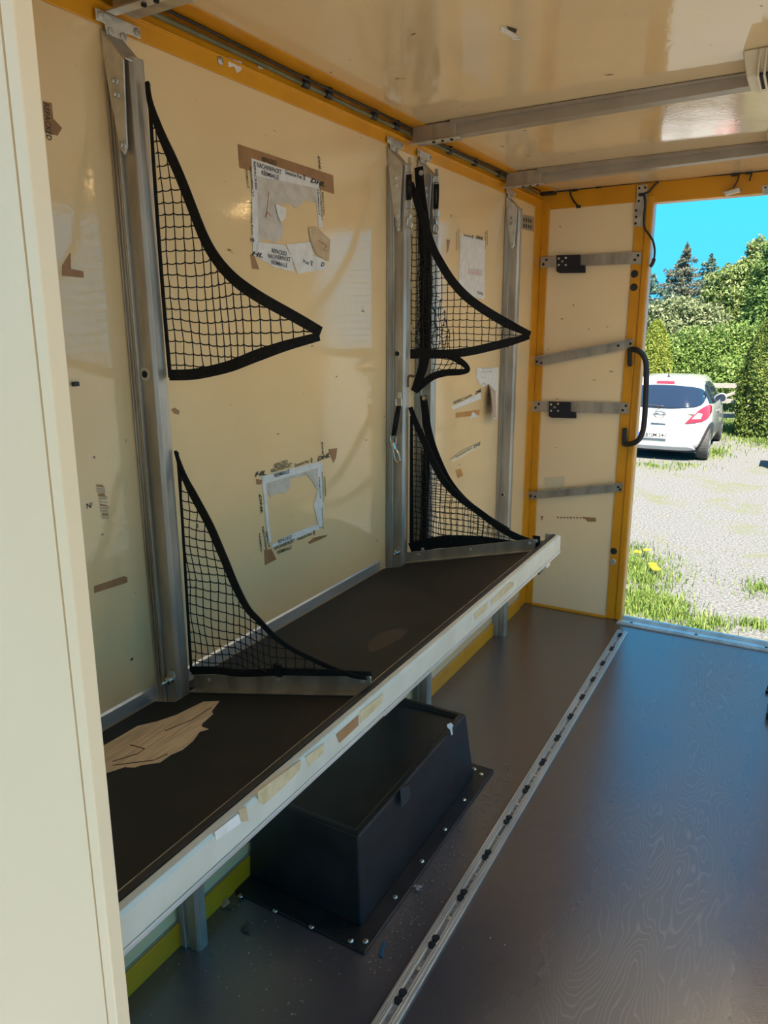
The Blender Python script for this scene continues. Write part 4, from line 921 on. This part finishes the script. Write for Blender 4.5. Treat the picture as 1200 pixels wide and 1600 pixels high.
ob = stuff(raw('grass_verge', V, F, MT['grass'])); ob['label'] = 'grass verge beside the car and under the fence'; ob['category'] = 'grass'
sp = disc(gp(1020,728),.6,160,.4)+disc(gp(1070,728),.4,120,.3)
V,F = blades(sp, .03, .09, .007)
ob = stuff(raw('grass_fringe', V, F, MT['grass'])); ob['label'] = 'short sparse grass on the gravel behind the parked car'; ob['category'] = 'grass'
# dandelions
for k,(px_,py_) in enumerate(((995,876),(1010,873),(1018,896),(1021,901),(1024,904))):
    c = gp(px_,py_); o = thing('dandelion', c, ['yellow dandelion deepest in the tall grass','yellow dandelion at the back edge of the grass beside the gravel','yellow dandelion at the back of the close clump','yellow dandelion in the middle of the close clump','yellow dandelion at the front of the close clump'][k], 'flower', 'dandelions in the grass')
    MB().tube([c,c+Vector((.004,0,.05)),c+Vector((0,0,.09))],.003,5).build('stem', MT['grass'], o)
    f = MB()
    for i in range(14):
        a = i*.449; f.prism([c+Vector((0,0,.09)),c+Vector((.035*math.cos(a-.15),.035*math.sin(a-.15),.100)),c+Vector((.042*math.cos(a),.042*math.sin(a),.098)),c+Vector((.035*math.cos(a+.15),.035*math.sin(a+.15),.100))],(0,0,.006))
    f.build('flower_head', MT['dandelion'], o)

# ---- foliage
def leaves(centers, normals_bias, size, var=.4, seed=0, needle=1.0):
    """one small folded leaf (quad) at each centre"""
    g = np.random.default_rng(seed); n = len(centers); C_ = np.asarray(centers)
    d = g.normal(size=(n,3)); d += np.asarray(normals_bias); d /= np.linalg.norm(d,axis=1)[:,None]
    e_ = g.normal(size=(n,3)); e_ -= (e_*d).sum(1)[:,None]*d; e_ /= np.linalg.norm(e_,axis=1)[:,None]
    f_ = np.cross(d,e_); s = size*(1+var*g.uniform(-1,1,n))[:,None]
    V = np.stack([C_-e_*s, C_-f_*s*.5*needle+d*s*.12, C_+e_*s, C_+f_*s*.5*needle+d*s*.12],1).reshape(-1,3)
    F = np.arange(4*n).reshape(n,4); return V,F
def clumps(blobs, n, seed=0, shell=.55):
    g = np.random.default_rng(seed); out = []; nb = []
    vol = np.array([b[3]*b[4]*b[5] for b in blobs])**(2/3); cnt = (n*vol/vol.sum()).astype(int)
    for (x,y,z,rx,ry,rz),c in zip(blobs,cnt):
        d = g.normal(size=(c,3)); d /= np.linalg.norm(d,axis=1)[:,None]; r = (shell+(1-shell)*g.random(c))[:,None]
        lump = 1+.16*np.sin(d[:,:1]*7+x)*np.sin(d[:,1:2]*6+y*2)+.12*np.sin(d[:,2:]*9+z)
        out.append(np.array([x,y,z])+d*r*lump*np.array([rx,ry,rz])); nb.append(d*.8)
    return np.concatenate(out), np.concatenate(nb)
def bush(name, label, cat, base, blobs, n, size, m, seed, trunk=None, group=None):
    o = thing(name, base, label, cat, group)
    C_,N_ = clumps(blobs, n, seed); V,F = leaves(C_,N_,size,seed=seed+1)
    V[:,2] = np.maximum(V[:,2], GZ+.01)
    stuff(raw('foliage', V, F, m, o))
    t = MB(); t.tube([Vector(base), Vector(base)+Vector((.03,0,(trunk or 1)*.5)), Vector(base)+Vector((0,.02,trunk or 1))],[.09 if trunk and trunk>2 else .04,.06 if trunk and trunk>2 else .03,.03],8); t.build('trunk', MT['bark'], o)
    return o
def tower(px, pytop, Yd, wpx, n, size, m, seed, name, label, cat):
    """columnar conifer: closely set upright sprays"""
    top = at(px,pytop,y=Yd); rad = wpx/2*((Vector((top.x,Yd,0))-Vector((CAM.x,0,0))).length)/FPX; hh = top.z-GZ
    g = np.random.default_rng(seed); t = g.random(n)**.8; th = g.uniform(0,2*np.pi,n)
    r = rad*np.minimum(1,np.sqrt(np.maximum(1-t,0))*1.35)*(1+.10*np.sin(5*th+9*t)+.08*np.sin(11*th-17*t))*(.80+.2*g.random(n))
    C_ = np.stack([top.x+r*np.cos(th), Yd+r*np.sin(th), GZ+.05+t*hh],1); N_ = np.stack([np.cos(th),np.sin(th),.5+0*th],1)*1.0
    o = thing(name,(top.x,Yd,GZ),label,cat); V,F = leaves(C_,N_,size,seed=seed,needle=.8); stuff(raw('foliage',V,F,m,o))
    MB().tube([(top.x,Yd,GZ),(top.x,Yd,GZ+hh*.5),(top.x,Yd,GZ+hh*.93)],[.06,.04,.01],8).build('trunk', MT['bark'], o)
    return o
def spruce(px, pytop, Yd, rad, n, size, m, seed, label):
    top = at(px,pytop,y=Yd); hh = top.z-GZ; g = np.random.default_rng(seed)
    C_,N_ = [],[]; o = thing('spruce_tree',(top.x,Yd,GZ),label,'tree'); br = MB()
    tiers = int(hh/.26)
    for k in range(tiers):
        f = k/tiers; z = top.z-.05-f*hh*.92; rr = rad*(f**.85)*(1+.25*g.uniform(-1,1)) + .05
        nb = 5+int(6*f)
        for j in range(nb):
            a = g.uniform(0,6.283); l = rr*g.uniform(.75,1.15); c = int(n/(tiers*9)*(.25+1.5*f))+3
            t = g.random(c)**.7; droop = -.30*l*t*(1-.5*t)+.10*l*t**3
            wv = .20*l*(1-.6*t)*g.normal(size=c)
            C_.append(np.stack([top.x+np.cos(a)*l*t-np.sin(a)*wv, Yd+np.sin(a)*l*t+np.cos(a)*wv, z+droop+.05*g.normal(size=c)],1)); N_.append(np.tile([0.3*np.cos(a),.3*np.sin(a),.7],(c,1)))
            if j % 2 == 0: br.tube([(top.x,Yd,z),(top.x+math.cos(a)*l*.5,Yd+math.sin(a)*l*.5,z-.12*l),(top.x+math.cos(a)*l*.9,Yd+math.sin(a)*l*.9,z-.16*l)],[.02,.012,.005],4)
    V,F = leaves(np.concatenate(C_),np.concatenate(N_),size,seed=seed,needle=.55); V[:,2] = np.maximum(V[:,2],GZ+.02); stuff(raw('foliage',V,F,m,o))
    br.build('branches', MT['bark'], o)
    MB().tube([(top.x,Yd,GZ),(top.x,Yd,GZ+hh*.5),(top.x,Yd,top.z)],[.16,.09,.015],8).build('trunk', MT['bark'], o)
    return o
tower(1027,503,21.5,50,15000,.042,MT['thuja'],11,'thuja_shrub','yellow-green columnar thuja behind the parked car','shrub')
tower(1206,500,17.8,64,26000,.040,MT['thuja2'],12,'thuja_shrub','dense dark green thuja column beside the fence','shrub')
def B(px,py,Yd,rx,ry,rz): p = at(px,py,y=Yd); return (p.x,p.y,p.z,rx,ry,rz)
bl = [B(1060,585,23,.7,.6,.8),B(1085,560,23.3,.7,.6,.9),B(1110,575,23,.8,.6,.9),B(1140,560,23.4,.7,.6,1.0),B(1130,600,22.6,.8,.6,.7),B(1165,570,23.6,.7,.6,1.1),B(1050,560,23.8,.6,.5,.7),B(1095,610,22.4,.8,.5,.5),B(1000,590,23.5,.9,.6,.8)]
bush('hedge_bush','broad fresh green hedge behind the parked car','hedge',(at(1100,600,y=23).x,23,GZ),bl,42000,.046,MT['hedge'],21)
bl = [B(1030,505,28,.9,.8,.75),B(1060,498,28.3,.9,.8,.8),B(1090,508,28,.9,.8,.8),B(1110,525,27.7,.8,.7,.8),B(1040,540,27.5,1.0,.7,.9),B(1075,540,27.5,1.0,.7,.8),B(1000,530,28,1.0,.8,1.0),B(1120,550,27.6,.8,.7,.8)]
bush('silver_leaf_tree','silvery grey-green tree below the spruces','tree',(at(1060,560,y=28).x,28,GZ),bl,40000,.066,MT['silver'],22,trunk=2.0)
bl = [B(1135,455,30,.8,.8,.9),B(1160,445,30.3,.9,.8,.9),B(1150,490,29.6,1.0,.8,1.0),B(1120,470,30,.6,.6,.7),B(1185,400,30.5,.45,.45,.7),B(1180,435,30.4,.8,.8,.9),B(1175,500,29.6,.9,.8,1.0),B(1140,530,29.4,.9,.8,.9),B(1190,420,30.5,.5,.5,.6),B(1120,445,30.5,.35,.35,.4)]
bush('broadleaf_tree','light green broadleaf tree rising right of the spruces','tree',(at(1150,560,y=30).x,30,GZ),bl,42000,.064,MT['broad'],23,trunk=3.4)
bl = [B(1205,450,27,.7,.7,1.1),B(1195,490,26.7,.7,.7,.9),B(1215,410,27,.5,.5,.8),B(1225,500,27,1.2,.9,1.4),B(1185,530,26.4,.7,.6,.7)]
bush('broadleaf_tree','darker green leafy tree behind the dark thuja','tree',(at(1205,560,y=27).x,27,GZ),bl,24000,.062,MT['broad2'],24,trunk=2.8)
spruce(1074,383,44.5,3.3,34000,.11,MT['spruce2'],31,'tallest spruce with brownish tip behind the silvery tree')
spruce(1112,398,51.5,3.3,30000,.11,MT['spruce'],32,'shorter blue-green spruce beside the tallest spruce')
spruce(1010,412,38.5,2.6,22000,.11,MT['spruce'],33,'blue-green spruce half hidden by the door jamb')
spruce(1046,452,33,2.2,20000,.11,MT['spruce'],34,'low spruce filling the gap before the tallest spruce')
bl = [B(px_,540,60,3.0,1.8,3.0) for px_ in (960,1010,1060,1110,1160,1210,1260)]
bush('tree_belt','dark green belt of trees far behind the spruces','trees',(at(1110,560,y=60).x,60,GZ),bl,26000,.20,MT['broad2'],25,trunk=3)

# ---- fence
YFn = 19.0
def rail_px(a, b, hh, nm, parent):
    A,B_ = at(*a,y=YFn),at(*b,y=YFn); d = (B_-A)/2; q = MB(); q.obox((A+B_)/2,d,(0,.02,0),(0,0,hh)); return q.build(nm, MT['fence'], parent, bevel=.006)
o = thing('paddock_fence', (at(1150,650,y=YFn).x,YFn,GZ), 'weathered grey wooden paddock fence behind the car', 'fence')
rail_px((1085,602),(1240,604),.055,'rail',o); rail_px((1085,626),(1240,628),.05,'rail',o); rail_px((1085,649),(1240,651),.05,'rail',o)
rail_px((1100,632),(1168,606),.04,'brace',o)
for px_ in (1094,1176,1236):
    p = at(px_,600,y=YFn+.05); q = MB(); q.box(p.x-.06,p.x+.06,p.y-.05,p.y+.05,GZ,p.z+.12); q.build('post', MT['fence'], o, bevel=.01)
for k,px_ in enumerate((1172,1186)):
    p = gp(px_,664); q = MB(); q.cyl((p.x,p.y,GZ),(p.x,p.y,GZ+.55),.012,6); tag(q.build('garden_stake', MT['zinc'], None), ['thin pale stake at the fence side of the dark thuja','thin pale stake right before the dark thuja'][k], 'stake', 'stakes by the thuja')
for px_,lb in ((1188,'pale kerb stone in the grass under the dark thuja'),):
    p = gp(px_,672); q = MB(); q.obox((p.x+.1,p.y,GZ+.06),(.28,.02,0),(0,.10,0),(0,0,.07)); tag(q.build('kerb_stone', MT['stone'], None, bevel=.02), lb, 'stone')
p = gp(1196,735); o = thing('trestle_table', p, 'dark garden trestle table partly seen beside the drive', 'table')
q = MB(); q.box(p.x+.02,p.x+1.0,p.y+.1,p.y+.75,GZ+.42,GZ+.46); q.build('top', MT['fence'], o)
for xx,yy in ((.05,.14),(.95,.14),(.05,.70),(.95,.70)): 
    q = MB(); q.box(p.x+xx,p.x+xx+.05,p.y+yy,p.y+yy+.05,GZ,GZ+.42); q.build('leg', MT['carblack'], o)

# ---- the parked car -----------------------------------------------------------------
car = thing('hatchback_car', (0,0,0), 'white three-door hatchback parked on the gravel seen from behind', 'car')
LV = [ # w(height), u_rear, u_front, half width
 (.20,.10,3.86,.76),(.27,.035,3.92,.815),(.38,.005,3.97,.84),(.50,.0,3.99,.850),(.58,.012,3.99,.853),(.64,.045,3.97,.855),(.74,.075,3.88,.855),(.84,.100,3.62,.848),(.92,.125,3.30,.832),
 (.98,.155,3.02,.805),(1.06,.205,2.82,.765),(1.16,.275,2.62,.715),(1.26,.350,2.44,.668),(1.34,.425,2.30,.628),(1.40,.50,2.18,.590),(1.44,.60,2.05,.540),(1.465,.74,1.92,.46),(1.475,.95,1.75,.30)]
lw = np.array(LV)
def lev(w_): return [np.interp(w_, lw[:,0], lw[:,i]) for i in (1,2,3)]
NE = 4.2; UM = 1.25
def u_rear(v, w_):
    ur,uf,hw = lev(w_); t = min(abs(v)/hw,.9999); return UM-(UM-ur)*(1-t**NE)**(1/NE)
def v_side(u, w_):
    ur,uf,hw = lev(w_)
    if u < UM: t = min((UM-u)/(UM-ur),.9999); return hw*(1-t**NE)**(1/NE)
    t = min(max((u-2.0)/max(uf-2.0,.05),0),.9999); return hw*(1-t**3.0)**(1/3.0)
ws = np.concatenate([np.linspace(.20,.62,12),np.linspace(.66,1.475,26)]); NA = 72; vs = []
for w_ in ws:
    ur,uf,hw = lev(w_)
    for k in range(NA):
        a = 2*math.pi*k/NA; c_,s_ = math.cos(a),math.sin(a)
        if c_ < 0: ex = 2/NE; uu = UM+(UM-ur)*-(abs(c_)**ex); vv = hw*math.copysign(abs(s_)**ex,s_)
        else:
            ex = 2/3.0; mid = min(2.0,uf-.1); uu = UM if c_ < 1e-6 else mid+(uf-mid)*(abs(c_)**ex); vv = hw*math.copysign(abs(s_)**ex,s_)
        vs.append((vv,uu,w_))
fs = [(j*NA+k,j*NA+(k+1)%NA,(j+1)*NA+(k+1)%NA,(j+1)*NA+k) for j in range(len(ws)-1) for k in range(NA)]
fs += [tuple(range(NA-1,-1,-1)), tuple((len(ws)-1)*NA+k for k in range(NA))]
mb_ = MB(); mb_.add(vs,fs); mb_.build('body', MT['carpaint'], car, smooth=True)
def patch(name, poly, side, m, lift=.006, n=14, parent=None, th=.01):
    """outline in (v,w) on the tail or (u,w) on the side, laid onto the body as a thin curved plate"""
    xs = [p[0] for p in poly]; zs = [p[1] for p in poly]; bm = bmesh.new()
    vv = [bm.verts.new((p[0],0,p[1])) for p in poly]; bm.faces.new(vv)
    for a_,lo_,hi_ in ((0,min(xs),max(xs)),(2,min(zs),max(zs))):
        for t in np.linspace(lo_,hi_,n)[1:-1]:
            co = [0,0,0]; no = [0,0,0]; co[a_] = t; no[a_] = 1
            bmesh.ops.bisect_plane(bm, geom=bm.verts[:]+bm.edges[:]+bm.faces[:], plane_co=co, plane_no=no)
    V_ = []
    bm.verts.index_update(); bm.verts.ensure_lookup_table()
    for v_ in bm.verts:
        x,_,z = v_.co
        if side == 'rear': V_.append((x,u_rear(x,z)-lift,z))
        else: V_.append(((v_side(x,z)+lift)*side,x,z))
    F_ = [tuple(v.index for v in f.verts) for f in bm.faces]; bm.free()
    mb = MB(); mb.add(V_,F_); ob = mb.build(name, m, parent or car, smooth=True)
    s_ = ob.modifiers.new('solid','SOLIDIFY'); s_.thickness = th; s_.offset = 0
    return ob
def ov(pts, k=5): return [(p.x,p.z) for p in smooth_line([(a,0,b) for a,b in pts+[pts[0]]],k)[:-1]]
patch('rear_window', ov([(-.62,1.00),(-.30,.965),(0,.955),(.30,.965),(.62,1.00),(.70,1.10),(.665,1.22),(.56,1.30),(.30,1.335),(0,1.345),(-.30,1.335),(-.56,1.30),(-.665,1.22),(-.70,1.10)]), 'rear', MT['glass'], .016, 20)
patch('brake_light', [(-.16,1.365),(.16,1.365),(.15,1.41),(-.15,1.41)], 'rear', MT['tail'], .012, 8)
for s_ in (-1,1):
    tl = patch('tail_light', ov([(s_*.44,.70),(s_*.62,.715),(s_*.76,.76),(s_*.815,.86),(s_*.80,.965),(s_*.755,1.0),(s_*.66,.95),(s_*.56,.85)],4), 'rear', MT['tail'], .010, 12)
    patch('light_lens', [(s_*.54,.775),(s_*.68,.775),(s_*.70,.86),(s_*.63,.885)], 'rear', MT['tailw'], .017, 8, tl)
    patch('side_window', [(.60,1.02),(1.20,.985),(2.45,.975),(2.30,1.06),(1.95,1.27),(1.70,1.345),(1.20,1.37),(.85,1.33),(.64,1.20)], s_, MT['glass'], .006)
    patch('window_pillar', [(1.16,.985),(1.23,.985),(1.21,1.375),(1.14,1.37)], s_, MT['carblack'], .010, 6)
    patch('wheel_well_shade', [(.56+.37*math.cos(a),.32+.37*math.sin(a)) for a in np.linspace(-.25,math.pi+.25,18)], s_, MT['carblack'], .004, 8)  # black half-disc paints wheel well shade onto the closed body side
    patch('wheel_well_shade', [(3.06+.37*math.cos(a),.32+.37*math.sin(a)) for a in np.linspace(-.25,math.pi+.25,18)], s_, MT['carblack'], .004, 8)
    patch('door_handle', [(1.42,.80),(1.60,.80),(1.60,.835),(1.42,.835)], s_, MT['carpaint'], .02, 5)
    for u_ in (.56,3.06):
        q = MB(); c_ = Vector((s_*.64,u_,.305)); q.revolve(c_,(s_,0,0),[(.20,0),(.285,0),(.302,.03),(.305,.10),(.302,.165),(.285,.195),(.20,.20)],32); wh = q.build('wheel', MT['tyre'], car, smooth=False)
        q = MB(); q.revolve(c_+Vector((s_*.185,0,0)),(s_,0,0),[(.20,0),(.20,.012),(.17,.018),(.06,.010),(.05,.02)],20); rm = q.build('rim', MT['wheelrim'], wh)
    q = MB(); q.revolve((s_*.84,2.16,.99),(0,1,.1),[(.03,-.02),(.085,0),(.092,.03),(.075,.08),(.03,.10)],14); mi = q.build('door_mirror', MT['carpaint'], car, smooth=True)
    q = MB(); q.revolve((s_*.84,2.135,.99),(0,-1,-.1),[(.078,0),(.078,.004)],14); q.build('mirror_glass', MT['glass'], mi)
    q = MB(); q.obox((s_*.77,2.20,.96),(.05,0,0),(0,.03,0),(0,0,.015)); q.build('mirror_arm', MT['carblack'], mi)
patch('bumper_seam', [(-.70,.636),(-.30,.622),(.30,.622),(.70,.636),(.70,.646),(.30,.632),(-.30,.632),(-.70,.646)], 'rear', mat('grey_seam',(.25,.25,.26),.6), .004, 10, th=.004)
patch('plate_recess_shade', [(-.46,.59),(.52,.59),(.46,.625),(-.40,.625)], 'rear', mat('painted_recess_shade',(.35,.35,.37),.6), .004, 8, th=.004)  # flat grey strip with the shade of a recess put into its colour
patch('lower_bumper_trim', [(-.66,.205),(.66,.205),(.60,.29),(.30,.325),(-.30,.325),(-.60,.29)], 'rear', mat('pale_grey_bumper_trim',(.52,.52,.53),.5), .006, 10)
patch('tailgate_grip', [(-.13,.685),(.13,.685),(.12,.74),(-.12,.74)], 'rear', MT['carpaint'], .030, 6)
UB = u_rear(0,.84)-.012
q = MB(); q.tube([(.085*math.cos(t),UB,.855+.085*math.sin(t)) for t in np.linspace(0,2*math.pi,25)[:-1]],.009,6,True)
q.tube([(-.11,UB,.850),(-.01,UB,.868),(.01,UB,.842),(.11,UB,.860)],.010,6); q.build('round_badge', MT['chrome'], car, smooth=True)
q = MB(); q.obox((.50,u_rear(.50,.86)-.006,.86),(.07,0,0),(0,.003,0),(0,0,.010)); q.build('name_badge', MT['chrome'], car)
UP = u_rear(0,.48)-.022
pl = MB(); pl.box(-.36,.16,UP,UP+.012,.415,.525); plo = pl.build('licence_plate', MT['plate'], car, bevel=.004)
q = MB(); q.box(-.355,-.305,UP-.003,UP,.42,.52); q.build('blue_band', MT['plateblue'], plo)
for body,a_,b_ in (('ERB',-.295,-.155),('JM 241',-.105,.145)):
    q = MB(); vs_,fs_,_ = text_mesh(body,0,.01); q.add([(a_+(b_-a_)*v[0],UP-.002,.432+.075*v[1]) for v in vs_],fs_)
    q.build('plate_characters', MT['ink'], plo)
q = MB(); q.revolve((-.130,UP-.001,.492),(0,-1,0),[(.014,0),(.014,.003)],12); q.build('plate_seal', MT['plateblue'], plo)
q = MB(); q.revolve((-.130,UP-.001,.448),(0,-1,0),[(.016,0),(.016,.003)],12); q.build('plate_seal', MT['wheelrim'], plo)
q = MB(); q.tube([(-.02,u_rear(0,.98)-.03,.975),(-.12,u_rear(-.12,1.0)-.028,.99),(-.42,u_rear(-.42,1.01)-.025,1.005)],[.016,.012,.008],6); q.tube([(.0,u_rear(0,.98)-.03,.985),(.055,u_rear(0,.98)-.03,.98)],.018,6); q.build('rear_wiper', MT['carblack'], car)
q = MB(); q.tube([(0,.80,1.46),(0,.76,1.52),(0,.68,1.66)],[.012,.006,.003],6); q.revolve((0,.80,1.455),(0,0,1),[(.03,0),(.018,.03),(.008,.04)],10); q.build('roof_aerial', MT['carblack'], car)
q = MB(); q.revolve((-.50,.16,.235),(0,-1,0),[(.042,0),(.042,.17),(.036,.17),(.034,.10)],14); q.build('exhaust_pipe', MT['chrome'], car, smooth=True)
q = MB(); q.box(-.66,.66,.25,3.7,.15,.24); q.build('underbody', MT['carblack'], car)
rw_ = gp(1107,718); car.location = (rw_.x-.845, rw_.y-.56, GZ); car.rotation_euler = (0,0,math.radians(0.6))
